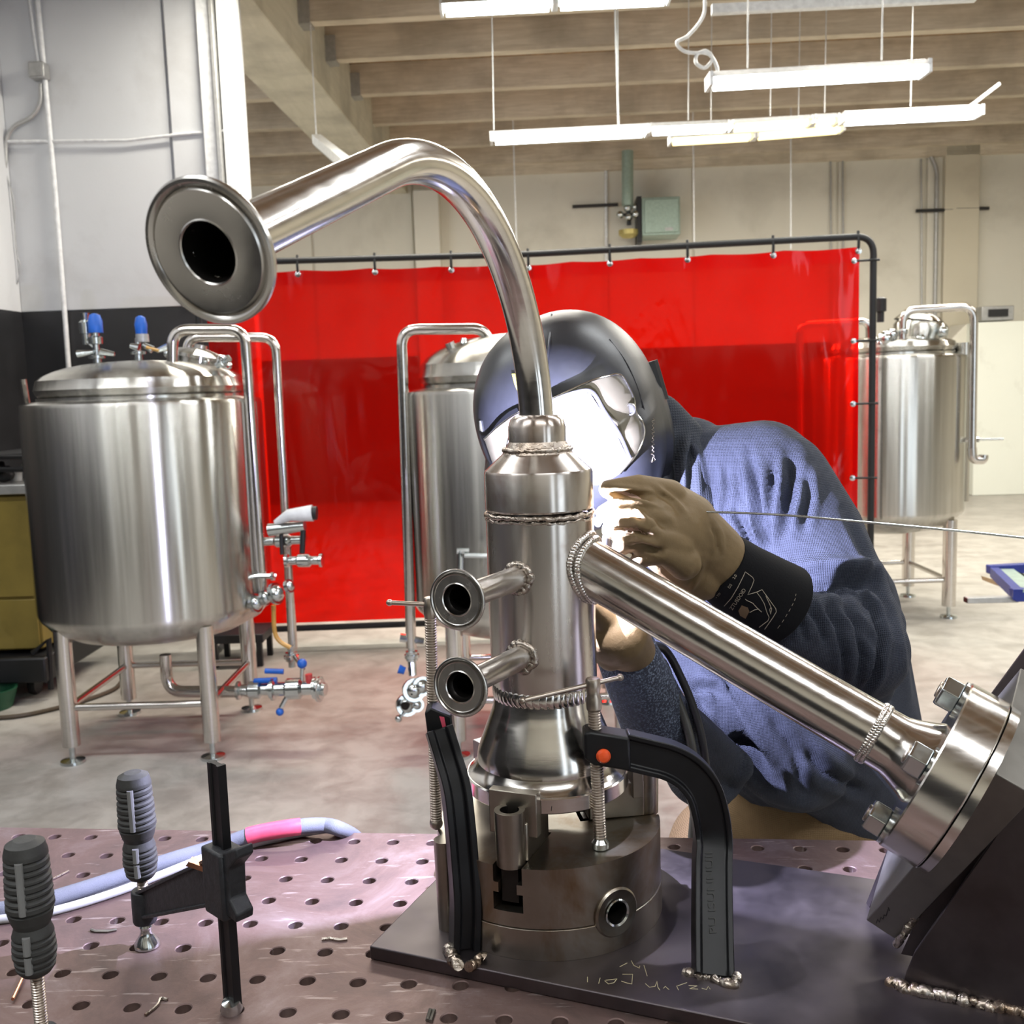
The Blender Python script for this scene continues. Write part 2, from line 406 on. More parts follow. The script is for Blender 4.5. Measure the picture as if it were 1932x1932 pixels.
for a_, b_ in ((-9, 2.7), (3.5, 4.6), (7.6, 10)): link('painted_band', rbox(MB(), a_, b_, -4.0, -3.995, 0, 2.05), WALLK, wf)
struct('wall_right', rbox(MB(), 10, 10.3, -4, YB + .3, 0, ZD), WALLB)
struct('wall_far_left', rbox(MB(), -9.3, -9, YL + .3, YB + .3, 0, ZD), WALLB)
# low white enclosure on the right
a = rc(atr(1840, 700, 13.0))[0]; zt = atr(1880, 607, 13.0).z
lw = struct('wall_low', rbox(MB(), a, 9.95, 13.0, YB, 0, zt), mk_wall('white_block_paint', (.76, .78, .70), (.62, .62, .55), .3, 1.6), bevel=.01)
lw2 = link('raked_panel', MB().prism([RM(rc(atr(1788, 700, 13.3))[0], 13.3, 0), RM(a, 13.3, 0), RM(a, 13.3, zt), RM(rc(atr(1788, 700, 13.3))[0], 13.3, zt - .22)], RY * .6), WALLB, lw)
# white-painted conduits and boxes on the left wall
def wallpts(L, yr=YL - .03): return [atr(x, y, yr) for x, y in L]
o = tag(link('conduit', MB().tube(wallpts([(68, -30), (84, 140), (104, 360), (122, 590), (130, 700)]), .016, 12), WHITEP), 'white vertical pipe conduit running down left wall from junction box into black band', 'conduit')
tag(link('conduit', MB().tube(wallpts([(52, -30), (64, 60), (76, 138)]), .010, 10), WHITEP), 'thinner white conduit entering top of junction box on left wall', 'conduit')
jb = thing('junction_box', 'grey junction box on left wall where the white conduits meet', 'junction box', atr(82, 140, YL - .03))
link('box_body', rbox(MB(), *(lambda c: (c[0] - .05, c[0] + .05, YL - .09, YL - .001, c[2] - .05, c[2] + .05))(rc(atr(81, 139, YL)))), GREYC, jb, bevel=.008)
link('cover', rbox(MB(), *(lambda c: (c[0] - .04, c[0] + .04, YL - .10, YL - .09, c[2] - .04, c[2] + .04))(rc(atr(81, 139, YL)))), GREYC, jb)
tag(link('flexible_conduit', MB().tube(spline(wallpts([(77, 158), (76, 195), (58, 222), (26, 240), (12, 268), (10, 310), (0, 350), (-20, 380)])), .013, 10), GREYC), 'grey flexible conduit curving left below the junction box', 'conduit')
tag(link('conduit', MB().tube(wallpts([(14, 267), (100, 266), (240, 265), (300, 258), (335, 254), (420, 247), (436, 259)]), .010, 10), WHITEP), 'white horizontal conduit crossing the left wall to the metal track', 'conduit')
tag(link('wire', MB().tube(spline(wallpts([(12, 330), (26, 380), (28, 430), (32, 482), (38, 500), (34, 530), (24, 546)])), .005, 8), GREYC), 'thin loose grey wire hanging on left wall by the corner', 'wire')
# back wall services
YW = YB - .06
tag(link('conduit', MB().tube(arcpts([atr(1755, 292, YW), atr(1768, 318, YW), atr(1766, 470, YW), atr(1763, 640, YW)], .2), .025, 10), GREYC), 'dark grey conduit dropping down back wall beside the tan pilaster', 'conduit')
tag(link('conduit', MB().tube(arcpts([atr(1838, 292, YW), atr(1830, 345, YW), atr(1829, 470, YW), atr(1826, 610, YW)], .2), .032, 10), GREYC), 'wide grey conduit on back wall right of tan pilaster', 'conduit')
for (x0, y0, x1, y1, s) in ((1080, 390, 1166, 386, 'left of the grey-green box'), (1728, 398, 1797, 396, 'across the dark grey conduit'), (1804, 394, 1866, 393, 'across the wide grey conduit')):
    P, Q = atr(x0, y0, YW - .04), atr(x1, y1, YW - .04); m = MB().tube([P, Q], .022, 6)
    tag(link('strut_rail', m, BLACKM), 'short dark strut rail fixed %s on back wall' % s, 'rail')
for i, (x, r, mt) in enumerate(((1143, .022, WHITEP), (1567, .012, GREYC), (1590, .012, GREYC), (1738, .012, GREYC))):
    tag(link('conduit', MB().tube([atr(x, 300, YW), atr(x + 1, 470, YW), atr(x + 1, 660, YW)], r, 8), mt), ['white pipe on back wall left of the grey-green box', 'left one of two thin pipes side by side above red screen', 'right one of two thin pipes side by side above red screen', 'thin pipe on back wall just left of dark grey conduit'][i], 'pipe')
eb = thing('electrical_box', 'grey-green electrical box mounted high on back wall with pipes at its left', 'electrical box', atr(1247, 445, YB - .5))
c0, c1 = rc(atr(1212, 445, YB - .5)), rc(atr(1283, 370, YB - .5))
link('box_body', rbox(MB(), c0[0], c1[0], YB - .5, YB - .03, c0[2], c1[2]), BOXG, eb, bevel=.01)
link('door', rbox(MB(), c0[0] + .03, c1[0] - .02, YB - .53, YB - .5, c0[2] + .03, c1[2] - .03), BOXG, eb, bevel=.008)
link('mounting_rail', rbox(MB(), c0[0] - .06, c0[0], YB - .45, YB - .03, c0[2] - .08, c1[2] + .03), BLACKM, eb)
link('name_plate', rbox(MB(), c1[0] - .20, c1[0] - .10, YB - .54, YB - .53, c0[2] + .05, c0[2] + .09), GREYC, eb)
tag(link('duct_pipe', MB().tube([atr(1184, 285, YB - .4), atr(1184, 388, YB - .4)], .075, 16), BOXG), 'thick pale green pipe dropping from ceiling left of grey-green box', 'pipe')
vm = thing('valve_manifold', 'cluster of small fittings and a brass bowl beside grey-green box', 'valve', atr(1190, 440, YB - .4))
for k, (x, y, r, mt) in enumerate(((1184, 392, .055, ZINC), (1170, 405, .05, ZINC), (1186, 410, .05, ZINC), (1200, 404, .06, ZINC), (1198, 390, .04, ZINC))):
    link('fitting', MB().sphere(atr(x, y, YB - .4), r, 14), mt, vm)
link('connecting_pipe', MB().tube([atr(1170, 405, YB - .38), atr(1205, 405, YB - .38)], .02, 8).tube([atr(1185, 392, YB - .38), atr(1187, 425, YB - .38)], .03, 8), BLACKM, vm)
link('brass_bowl', MB().lathe([(.02, .06), (.13, .04), (.13, -.02), (.08, -.06), (.01, -.07)], atr(1186, 440, YB - .4)), plain('dull_brass', (.50, .42, .16), .4, .5), vm)
vb = thing('vent_box', 'small grey wall vent resting above the white low wall at far right', 'vent', atr(1876, 606, 13.4))
q0, q1 = rc(atr(1852, 606, 13.3)), rc(atr(1914, 576, 13.3))
link('vent_frame', rbox(MB(), q0[0], q1[0], 13.3, 13.6, q0[2], q1[2]), GREYC, vb, bevel=.01)
link('grille', rbox(MB(), q0[0] + .08, q1[0] - .08, 13.28, 13.3, q0[2] + .05, q1[2] - .04), BLACKM, vb)

# ---- fluorescent fixtures
def fixture(px0, py0, px1, py1, Y, lamp, label, name='fluorescent_light', wires=(.5,), group='lit fluorescent lights under the ceiling', r=.026, off=True, single=True):
    A, B = at(px0, py0, Y), at(px1, py1, Y + (0 if single else 0)); d = (B - A).normalized()
    t = thing(name, label, 'light', (A + B) / 2, group)
    up = RZ; side = d.cross(up).normalized(); up = side.cross(d)
    L = (B - A).length; c = (A + B) / 2
    link('housing', MB().box(c + up * .048, (L, .06, .018), ax=(d, side, up)), WHITEP, t, bevel=.008)
    link('reflector', MB().prism([A + side * .09 + up * .01, A + side * .05 + up * .045, A - side * .05 + up * .045, A - side * .09 + up * .01, A - side * .05 + up * .03, A + side * .05 + up * .03], B - A), WHITEP, t, sharp=20)
    for s in (-1, 1): link('fluorescent_tube', MB().tube([A + side * .035 * s + d * .03, B + side * .035 * s - d * .03], r, 12), lamp, t)
    for e in (A, B): link('end_cap', MB().box(e + up * .01, (.02, .15, .07), ax=(d, side, up)), WHITEP, t)
    for k, x in enumerate(wires):
        P = A.lerp(B, x) + up * .07; h = ZD - .02
        link('hanging_wire', MB().tube([P, V((P.x + .02, P.y + .02, h))], .0045, 6), WHITEP, t)
    return t
FL = 'lit fluorescent light fixture '
fixture(833, 19, 1044, 8, 7.3, TUBEW, FL + 'at top edge, left of the close end-to-end pair', wires=(.1,), r=.034)
fixture(1050, 7, 1262, -3, 7.3, TUBEW, FL + 'at top edge, right of the close end-to-end pair', wires=(.9,), r=.034)
fixture(1338, 158, 1745, 134, 5.75, TUBEW, FL + 'hanging alone on two wires, lower and nearest', wires=(.18, .8), r=.030)
fixture(927, 264, 1220, 249, 7.8, TUBEW, FL + 'leftmost of the long far row, hung on two wires', wires=(.02, .82), r=.030)
fixture(1226, 247, 1372, 241, 8.4, TUBEW, FL + 'short, just right of the leftmost one in long far row', r=.03)
fixture(1380, 241, 1528, 232, 8.2, TUBEY, 'warm white lit fluorescent light in middle of long far row', r=.032)
fixture(1534, 231, 1578, 229, 8.2, TUBEY, 'very short warm lit light between middle and right lights of far row', r=.028)
fixture(1590, 227, 1846, 214, 7.4, TUBEW, FL + 'rightmost of long far row', r=.030)
fixture(1264, 267, 1420, 258, 9.0, TUBEY, 'amber lit fluorescent light lowest in far row, left one', r=.03)
fixture(1426, 257, 1588, 244, 9.0, TUBEY, 'amber lit fluorescent light lowest in far row, right one', r=.03)
t = thing('unlit_light', 'unlit slim strip light hanging left of the big ceiling beam above the bent pipe', 'light', at(625, 285, 8))
A, B = at(597, 262, 8.6), at(665, 318, 7.0)
link('housing', MB().tube([A, B], .05, 4), WHITEP, t); link('diffuser', MB().tube([A - RZ * .035, B - RZ * .035], .03, 8), GREYC, t)
link('hanging_wire', MB().tube([A, V((A.x, A.y, ZD - .02))], .006, 6), WHITEP, t)
for x, y0, y1, Y, s in ((1163, 70, 240, 7.8, 'left of centre above the long far row'),):
    tag(link('drop_wire', MB().tube([V((at(x, y1, Y).x, at(x, y1, Y).y, ZD)), at(x + 4, y1, Y)], .008, 6), WHITEP), 'white drop wire %s' % s, 'wire')
tag(link('cable_loop', MB().tube(spline([at(x, y, 6.0) for x, y in ((1330, -8), (1327, 30), (1300, 66), (1277, 80), (1290, 96), (1315, 100), (1332, 96), (1344, 110), (1330, 128), (1313, 118), (1318, 100), (1340, 104), (1352, 125), (1354, 140))]), .010, 8), WHITEP), 'white cable with a loop hanging from ceiling to the lone lit fixture', 'cable')
for k, (y0, px) in enumerate(((838, 975), (0, 1310), (0, 1492))):
    tag(link('drop_wire', MB().tube([V((atr(px, 470, 12.5).x, atr(px, 470, 12.5).y, ZD)), atr(px, 470, 12.5)], .010, 6), WHITEP), ['thin white wire dropping in front of back wall above pipe bend', 'thin wire against back wall right of grey-green box', 'thin wire against back wall above middle of red screen'][k], 'wire')
tag(link('rod_brace', MB().tube([at(1826, 204, 7.4), at(1886, 158, 7.4)], .014, 6), WHITEP), 'slanted thin white rod holding the rightmost far light', 'rod')
tag(link('ceiling_duct', MB().box(at(1590, 6, 6.0), (1.45, .05, .05), ax=(RX, RY, RZ)), WHITEP), 'long thin metal channel on the joist at top right', 'channel')
# ================================================================== RED WELDING SCREEN
zt = at(999, 479, 6.1).z
def scp(px, Y): q = at(px, 480, Y); return V((q.x, q.y, 0))
QA, QB, QC = scp(366, 6.05), scp(1001, 6.11), scp(1648, 5.80)
ws_ = thing('welding_screen', 'tall red see-through vinyl welding screen in black tube frame behind the tanks', 'screen', QB)
zb = .10; fr_ = .019
link('frame', MB().tube(arcpts([QA + RZ * zb, QA + RZ * zt, QB + RZ * zt, QC + RZ * zt, QC], .10, 8), fr_, 12), BLACKM, ws_)
link('middle_post', MB().tube([QB + RZ * 0, QB + RZ * .5], .016, 10), BLACKM, ws_)
link('bottom_rail', MB().tube([QA + RZ * (zb + .02), QB + RZ * (zb + .02), QC + RZ * (zb + .02)], fr_, 10), BLACKM, ws_)
for P in (QA, QB, QC):
    f_ = link('foot', MB().tube([P + V((0, -.35, .02)), P + V((0, .35, .02))], .018, 8), BLACKM, ws_)
def sheet(A, B, g0, g1, ties, name='curtain'):
    d = (B - A).normalized(); n = V((d.y, -d.x, 0)); L = (B - A).length
    nx, nz = 90, 44; c0, c1 = g0, L - g1; z1, z0 = zt - .055, zb + .055
    def S(u, v):
        x = c0 + (c1 - c0) * u; z = z0 + (z1 - z0) * v; X = A.x + d.x * x
        k = noise.noise(V((X * 1.3, 3.1, z * .7))) * .014 + .004 * noise.noise(V((X * 9, 1, z * 2))) + .005 * v ** 12 * math.sin(X * 21)
        return A + d * x + n * k + RZ * (z - .008 * v ** 10 * abs(math.sin(X * 8)))
    def grid(us, vs, off):
        m = MB(); a = len(us); m.add([S(u, v) + n * off for v in vs for u in us], [(j * a + i, j * a + i + 1, (j + 1) * a + i + 1, (j + 1) * a + i) for j in range(len(vs) - 1) for i in range(a - 1)]); return m
    o = link(name, grid([i / nx for i in range(nx + 1)], [j / nz for j in range(nz + 1)], 0), CURTAIN, ws_, sharp=180)
    link('hem', grid([i / nx for i in range(nx + 1)], [.962, .98, .998], .004), CURTAIN, ws_, sharp=180)
    link('hem', grid([.985, 1.0] if g1 > .03 else [0, .012], [j / nz for j in range(nz + 1)], .004), CURTAIN, ws_, sharp=180)
    for x in ties:
        q = scp(x, 6.0); u = (q - A).dot(d); P = A + d * u
        link('tie', MB().tube([P + RZ * (zt + .03), P + RZ * (zt - .03) + n * .022, P + RZ * (zt - .075) + n * .012], .008, 6), BLACKM, ws_)
        link('grommet', MB().lathe([(.008, 0), (.017, 0), (.017, .006), (.008, .008)], P + RZ * (zt - .08) + n * .012, n, 14), ZINC, ws_)
    if g1 > .03:
        for z in (.45, .95, 1.37, 1.72, 2.16):
            P = B + RZ * z - d * (g1 + .03)
            link('tie', MB().tube([P + n * .01, P + d * (g1 + .06) + n * .02], .007, 6), BLACKM, ws_)
            link('grommet', MB().lathe([(.008, 0), (.016, 0), (.016, .006), (.008, .008)], P + n * .010, n, 12), ZINC, ws_)
sheet(QA, QB, .05, -.012, (450, 557, 704, 850, 998))
sheet(QB, QC, .0, .075, (1150, 1297, 1455, 1608))

# ================================================================== STEEL TANKS
def leg_parts(t, cx, cy, dx, dy, r, z1, brace_z=.24):
    for sx in (-1, 1):
        for sy in (-1, 1):
            P = V((cx + sx * dx, cy + sy * dy, 0))
            l = link('leg', MB().lathe([(r, .075), (r, z1)], P, RZ, 24), TUBE, t)
            ft = link('levelling_foot', MB().lathe([(.052, 0), (.05, .012), (.02, .018), (.013, .02), (.013, .075)], P, RZ, 20), ZINC, t)
    for (a, b) in (((-1, -1), (1, -1)), ((-1, 1), (1, 1)), ((-1, -1), (-1, 1)), ((1, -1), (1, 1))):
        link('brace', MB().tube([V((cx + a[0] * dx, cy + a[1] * dy, brace_z)), V((cx + b[0] * dx, cy + b[1] * dy, brace_z))], .015, 12), TUBE, t)
def tank(cx, cy, R, zb, zr, dome, label, dx, dy, rl=.036):
    t = thing('steel_tank', label, 'tank', (cx, cy, 0), 'tall stainless steel brewing tanks')
    O = V((cx, cy, 0)); rr = .06
    prof = [(0.001, zb - .10)] + [(R * math.sin(a) * .97, zb + .0 - .10 * math.cos(a) ** 1.0) for a in [i * .13 for i in range(1, 9)]]
    prof = [(0.001, zb - .09), (R * .4, zb - .08), (R * .75, zb - .045), (R * .90, zb - .005)] + [(R - rr + rr * math.sin(a), zb + .075 - rr * math.cos(a)) for a in (.6, .9, 1.2, 1.4, 1.57)]
    prof += [(R, zb + .2), (R, zr - .02), (R - .006, zr - .004), (R - .02, zr + .002), (R - .075, zr + .012)]
    link('shell', MB().lathe(prof, O, RZ, 96, False), TANK, t, sharp=28)
    Rd = R - .065
    dp = [(Rd - .005, zr + .008), (Rd - .005, zr + .022)] + [(Rd - .03 + .03 * math.sin(a), zr + .05 - .03 * math.cos(a)) for a in (.4, .9, 1.4)]
    dp += [(Rd + .004, zr + .055), (Rd - .004, zr + .075)] + [(Rd * math.cos(a) ** .9, zr + .075 + (dome - .075) * math.sin(a)) for a in [.2 * i for i in range(1, 8)]] + [(.001, zr + dome)]
    link('dome_lid', MB().lathe(dp, O, RZ, 96, False), TANK, t, sharp=28)
    leg_parts(t, cx, cy, dx, dy, rl, zb + .02)
    return t
def ferr(t, P, axis, r, n='clamp_fitting', mat=ZINC, L=.09):
    return link(n, MB().lathe([(r * .6, 0), (r * .6, L * .3), (r, L * .32), (r, L * .42), (r * 1.25, L * .46), (r * 1.25, L * .6), (r, L * .64), (r, L * .72), (r * .62, L * .75), (r * .62, L)], P, axis, 20), mat, t)
def valve(t, P, axis, r, handle=None, hm=BLUE, L=.16):
    """butterfly/ball valve: body with clamp ends + handle"""
    ax = V(axis).normalized(); b = link('valve_body', MB().lathe([(r * .9, 0), (r * 1.35, .002), (r * 1.35, .014), (r * .85, .02), (r * .85, L * .3), (r * 1.3, L * .36), (r * 1.3, L * .64), (r * .85, L * .7), (r * .85, L - .02), (r * 1.35, L - .014), (r * 1.35, L - .002), (r * .9, L)], P, ax, 20), ZINC, t)
    if handle:
        h = V(handle); c = V(P) + ax * L * .5
        b2 = link('handle', MB().tube([c, c + h * .4], .008, 8).tube([c + h * .4, c + h * .4 + ax * .10], [.012, .014], 10), hm, b if 0 else t)
    return b
# left tank ----------------------------------------------------------
TX, TY = -1.600, 4.53
t1 = tank(TX, TY, .503, .555, 1.515, .175, 'large stainless tank with blue-capped valves on its lid at far left', .298, .33)
# pipe loops leaving the lid, running down the right side
def loop(t, pts, r, rad=.07): return link('pipe', MB().tube(arcpts(pts, rad, 8), r, 16), TUBE, t)
Yp, Yq = 4.40, 4.62
loop(t1, [at(325, 700, Yp), at(326, 622, Yp), at(462, 622, Yp), at(497, 1130, Yp)], .0235)
loop(t1, [at(352, 690, Yq), at(354, 636, Yq), at(520, 637, Yq), at(553, 1225, Yq)], .021)
link('lid_valve', MB().lathe([(.018, -.02), (.018, .03), (.035, .032), (.035, .042), (.014, .045), (.014, .09), (.03, .093), (.03, .12), (.018, .125), (.018, .15)], at(184, 690, 4.45), RZ, 18), ZINC, t1)
c = lab(link('valve_cap', MB().lathe([(.030, 0), (.030, .05), (.022, .075), (.008, .082)], at(181, 628, 4.45), RZ, 18), BLUE, t1), 'blue valve cap')
link('lid_valve_stem', MB().tube([at(181, 598, 4.45), at(181, 592, 4.45)], .012, 10), ZINC, t1)
link('relief_valve', MB().lathe([(.02, -.035), (.02, .01), (.028, .012), (.028, .06), (.014, .07), (.02, .1)], at(163, 635, 4.5), RZ, 16), ZINC, t1)
link('relief_branch', MB().tube([at(163, 642, 4.5), at(184, 660, 4.45)], .012, 10), ZINC, t1)
for a, b in (((146, 668), (176, 664)), ((190, 664), (216, 668))):
    link('wing_nut', MB().tube([at(*a, 4.42), at(*b, 4.42)], [.016, .009], 10), ZINC, t1)
link('lid_valve', MB().lathe([(.018, -.02), (.018, .03), (.033, .032), (.033, .042), (.013, .045), (.013, .1)], at(262, 682, 4.5), RZ, 18), ZINC, t1)
lab(link('valve_cap', MB().lathe([(.024, 0), (.027, .04), (.02, .07), (.006, .078)], at(267, 630, 4.5), RZ, 18), BLUE, t1), 'blue valve cap')
link('cap_skirt', MB().lathe([(.028, -.03), (.027, .004)], at(268, 632, 4.5), RZ, 16), GREYC, t1)
for P, Q in (((246, 652), (262, 656)), ((270, 650), (288, 660)), ((296, 662), (318, 654))):
    link('wing_nut', MB().tube([at(*P, 4.47), at(*Q, 4.47)], [.010, .017], 10), ZINC, t1)
link('brass_lever', MB().tube([at(276, 655, 4.46), at(300, 662, 4.46)], .007, 8), ORNG, t1)
# manway on the far right of the lid
link('manway_neck', MB().lathe([(.115, -.04), (.115, .035)], at(366, 688, 4.55) + V((0, .06, 0)), V((.22, 0, 1)), 28), TANK, t1)
link('manway_lid', MB().lathe([(.13, .03), (.13, .045), (.10, .06), (.03, .075), (.03, .09)], at(366, 688, 4.55) + V((0, .06, 0)), V((.22, 0, 1)), 28), TANK, t1)
for k in range(6):
    q = k * math.pi / 3; P = at(366, 678, 4.55) + V((math.cos(q) * .135, .06 + math.sin(q) * .135, -.03 * math.cos(q)))
    link('clamp_knob', MB().sphere(P, .017, 10), ZINC, t1)
ferr(t1, at(410, 690, 4.40), V((.7, -.3, .35)), .025, 'lid_fitting', L=.07)
link('sight_rod', MB().tube([at(52, 765, 4.75), at(44, 716, 4.75)], .014, 10), TUBE, t1)
# lower arm: valves on the risers
for (x, y, ax, L, r) in ((492, 1022, (1, -.1, .03), .20, .022), (538, 1058, (1, -.1, .0), .17, .022), (462, 1088, (1, -.2, .02), .14, .014)):
    valve(t1, at(x, y, 4.42), ax, r, L=L)
link('inlet_tube', MB().tube(arcpts([at(440, 1100, 4.3), at(478, 1087, 4.35), at(520, 1086, 4.4)], .03), .010, 8), ZINC, t1)
gm = link('regulator', MB().tube([at(508, 1000, 4.38), at(575, 992, 4.36)], [.030, .022], 14), ZINC, t1)
link('actuator', MB().tube([at(520, 986, 4.36), at(545, 972, 4.34), at(590, 968, 4.34)], [.012, .026, .036], 14), WHITEP, t1)
link('actuator_cap', MB().tube([at(588, 968, 4.34), at(598, 968, 4.34)], .030, 14), BLACKM, t1)
link('hose_tail', MB().tube([at(530, 1002, 4.37), at(532, 1046, 4.37)], .009, 8), BLACKM, t1)
link('hose_tail', MB().tube([at(572, 1000, 4.36), at(570, 1044, 4.36)], .012, 8), BLACKM, t1)
for (x, y, r) in ((482, 1138, .042), (520, 1120, .048), (500, 1128, .034), (545, 1106, .03)):
    link('fitting', MB().sphere(at(x, y, 4.34), r * .8, 14).lathe([(r, -.008), (r, .008)], at(x, y, 4.34), V((1, -.4, .3)), 16), ZINC, t1)
link('amber_drain_tube', MB().tube(spline([at(516, 1142, 4.4), at(518, 1190, 4.4), at(528, 1210, 4.4), at(548, 1222, 4.4)]), .010, 8), ORNG, t1)
# bottom outlet with valves
link('outlet_pipe', MB().tube(arcpts([at(312, 1235, 4.5), at(316, 1305, 4.5), at(450, 1305, 4.38)], .13), .026, 14), TUBE, t1)
valve(t1, at(447, 1303, 4.36), (1, -.05, .02), .030, (0, 0, .10), L=.16)
valve(t1, at(512, 1301, 4.34), (1, -.05, .02), .036, None, L=.20)
lab(link('valve_handle', MB().tube([at(500, 1266, 4.35), at(535, 1267, 4.35)], .012, 10), BLUE, t1), 'blue valve handle')
lab(link('valve_knob', MB().sphere(at(570, 1252, 4.34), .022, 14), BLUE, t1), 'blue valve knob')
link('knob_stem', MB().tube([at(570, 1258, 4.34), at(569, 1290, 4.34)], .009, 8), ZINC, t1)
lab(link('valve_knob', MB().sphere(at(528, 1343, 4.33), .018, 12), BLUE, t1), 'blue valve knob')
link('knob_stem', MB().tube([at(530, 1335, 4.33), at(545, 1308, 4.33)], .010, 8), ZINC, t1)
lab(link('red_handle', MB().tube([at(582, 1272, 4.33), at(586, 1300, 4.33)], .016, 8), plain('red_paint', (.5, .05, .05), .4), t1), 'dark red valve handle')
ferr(t1, at(590, 1300, 4.34), V((1, -.2, 0)), .045, L=.06)
ferr(t1, at(549, 1218, 4.6), V((0, 0, -1)), .028, L=.10)
link('fitting_clamp', MB().tube([at(556, 1238, 4.58), at(572, 1262, 4.45)], .010, 8), ZINC, t1)
# middle tank ----------------------------------------------------------
t2 = tank(.09, 4.46, .535, .545, 1.52, .235, 'stainless tank in the middle, mostly hidden by the welder, with an unlit pipe loop', .345, .34)
t2['label'] = 'stainless tank in the middle, mostly hidden behind the welder and workpiece'
loop(t2, [at(922, 690, 4.3), at(922, 620, 4.3), at(757, 622, 4.3), at(776, 1222, 4.3)], .0225, .07)
ferr(t2, at(865, 690, 4.25), V((-.35, -.1, 1)), .032, 'lid_fitting', TANK, .10)
link('gasket_knob', MB().lathe([(.012, 0), (.02, .01), (.012, .03)], at(876, 652, 4.25), RZ, 10), ZINC, t2)
link('side_manway', MB().lathe([(.20, -.05), (.20, .03), (.185, .045), (.12, .075), (.04, .09)], at(945, 1035, 4.02) + V((.08, 0, 0)), V((-.25, -1, 0)), 36), TANK, t2)
link('manway_hinge', MB().tube([at(862, 1040, 3.9), at(885, 1040, 3.9)], .012, 8).tube([at(868, 1038, 3.9), at(868, 1082, 3.9)], .012, 8), ZINC, t2)
link('manway_arm', MB().tube([at(876, 1048, 3.88), at(925, 1049, 3.88)], .010, 8), ZINC, t2)
ferr(t2, at(776, 1215, 4.3), V((0, 0, -1)), .026, L=.10)
link('valve_pipe', MB().tube([at(776, 1240, 4.3), at(779, 1275, 4.28)], .018, 10), ZINC, t2)
lab(link('valve_handle', MB().tube([at(752, 1262, 4.28), at(764, 1266, 4.28)], [.02, .016], 10), BLUE, t2), 'blue valve handle')
for (x, y, r) in ((781, 1302, .050), (768, 1330, .048), (796, 1295, .042), (786, 1330, .03)):
    link('fitting', MB().sphere(at(x, y, 4.22), r * .75, 14).lathe([(r, -.01), (r, .01)], at(x, y, 4.22), V((.4, -1, .2)), 18), ZINC, t2)
link('outlet_bore', MB().lathe([(.016, 0), (.018, .02)], at(767, 1330, 4.16), V((-.2, -1, .1)), 14), BORE, t2)
link('clamp_bolt', MB().sphere(at(752, 1356, 4.2), .016, 10).tube([at(752, 1356, 4.2), at(766, 1340, 4.2)], .008, 8), ZINC, t2)
link('side_valve', MB().tube([at(755, 1203, 4.3), at(800, 1210, 4.3)], [.02, .014], 10), ZINC, t2)
# right tank ----------------------------------------------------------
t3 = tank(2.44, 6.64, .475, .60, 1.64, .13, 'stainless tank standing at right behind the black screen post', .285, .33, .042)
loop(t3, [at(1703, 640, 6.3), at(1703, 586, 6.3), at(1838, 578, 6.3), at(1834, 860, 6.3)], .024, .09)
loop(t3, [at(1640, 640, 6.5), at(1640, 606, 6.5), at(1508, 612, 6.5), at(1512, 900, 6.5)], .022, .07)
link('jacket_side', MB().lathe([(.05, 0), (.05, 1.0)], at(1812, 945, 6.5), RZ, 20), TANK, t3)
link('pipe_elbow', MB().tube(arcpts([at(1834, 845, 6.3), at(1835, 868, 6.3), at(1855, 868, 6.3), at(1856, 858, 6.3)], .04), .028, 12), TUBE, t3)
link('sample_tap', MB().tube([at(1815, 830, 6.4), at(1848, 830, 6.35)], .016, 8).tube([at(1848, 829, 6.35), at(1894, 828, 6.3)], .008, 8), ZINC, t3)
link('manway_neck', MB().lathe([(.16, -.03), (.165, .05), (.15, .075), (.10, .09)], at(1735, 632, 6.5), V((.15, 0, 1)), 28), TANK, t3)
link('manway_lid', MB().lathe([(.15, .08), (.12, .11), (.04, .13), (.03, .16), (.06, .17)], at(1730, 630, 6.5), V((.15, 0, 1)), 28), TANK, t3)
for x, y, r in ((1670, 640, .05), (1682, 632, .04), (1704, 625, .03), (1738, 640, .03), (1778, 626, .035), (1660, 648, .03)):
    link('fitting', MB().sphere(at(x, y, 6.3), r, 12), ZINC, t3)
link('clamp_rod', MB().tube([at(1758, 640, 6.3), at(1767, 612, 6.3)], .012, 8), ZINC, t3)
link('relief_valve', MB().lathe([(.022, 0), (.022, .06), (.035, .065), (.035, .14), (.015, .15)], at(1661, 608, 6.3), RZ, 14), BLACKM, t3)

# ================================================================== FAR LEFT CLUTTER
yc = thing('tool_cabinet', 'olive yellow metal cabinet with open black top at left edge', 'cabinet', at(20, 1290, 5.2))
P0, P1 = at(-90, 935, 5.2), at(82, 1225, 5.2)
def xbox(m, x0, x1, y0, y1, z0, z1): return m.box(((x0 + x1) / 2, (y0 + y1) / 2, (z0 + z1) / 2), (abs(x1 - x0), abs(y1 - y0), abs(z1 - z0)))
link('cabinet_body', xbox(MB(), P0.x, P1.x, 5.2, 5.85, P1.z, P0.z), YEL, yc, bevel=.01)
zm = zat(40, 1128, 5.2); zs = P0.z + .051
link('door', xbox(MB(), P0.x, P1.x - .01, 5.185, 5.2, zm + .008, P0.z - .012), YEL, yc, bevel=.004)
link('drawer', xbox(MB(), P0.x, P1.x - .01, 5.185, 5.2, P1.z + .01, zm - .006), YEL, yc, bevel=.004)
link('work_shelf', xbox(MB(), P0.x, P1.x + .02, 5.15, 5.85, P0.z, P0.z + .05), GREYC, yc, bevel=.006)
for y in (862, 886):
    link('top_rail', MB().tube([at(-60, y, 5.2), at(60, y, 5.2)], .014, 6), BLACKM, yc)
link('corner_post', MB().tube([at(62, 855, 5.2), at(62, 935, 5.2)], .018, 6), BLACKM, yc)
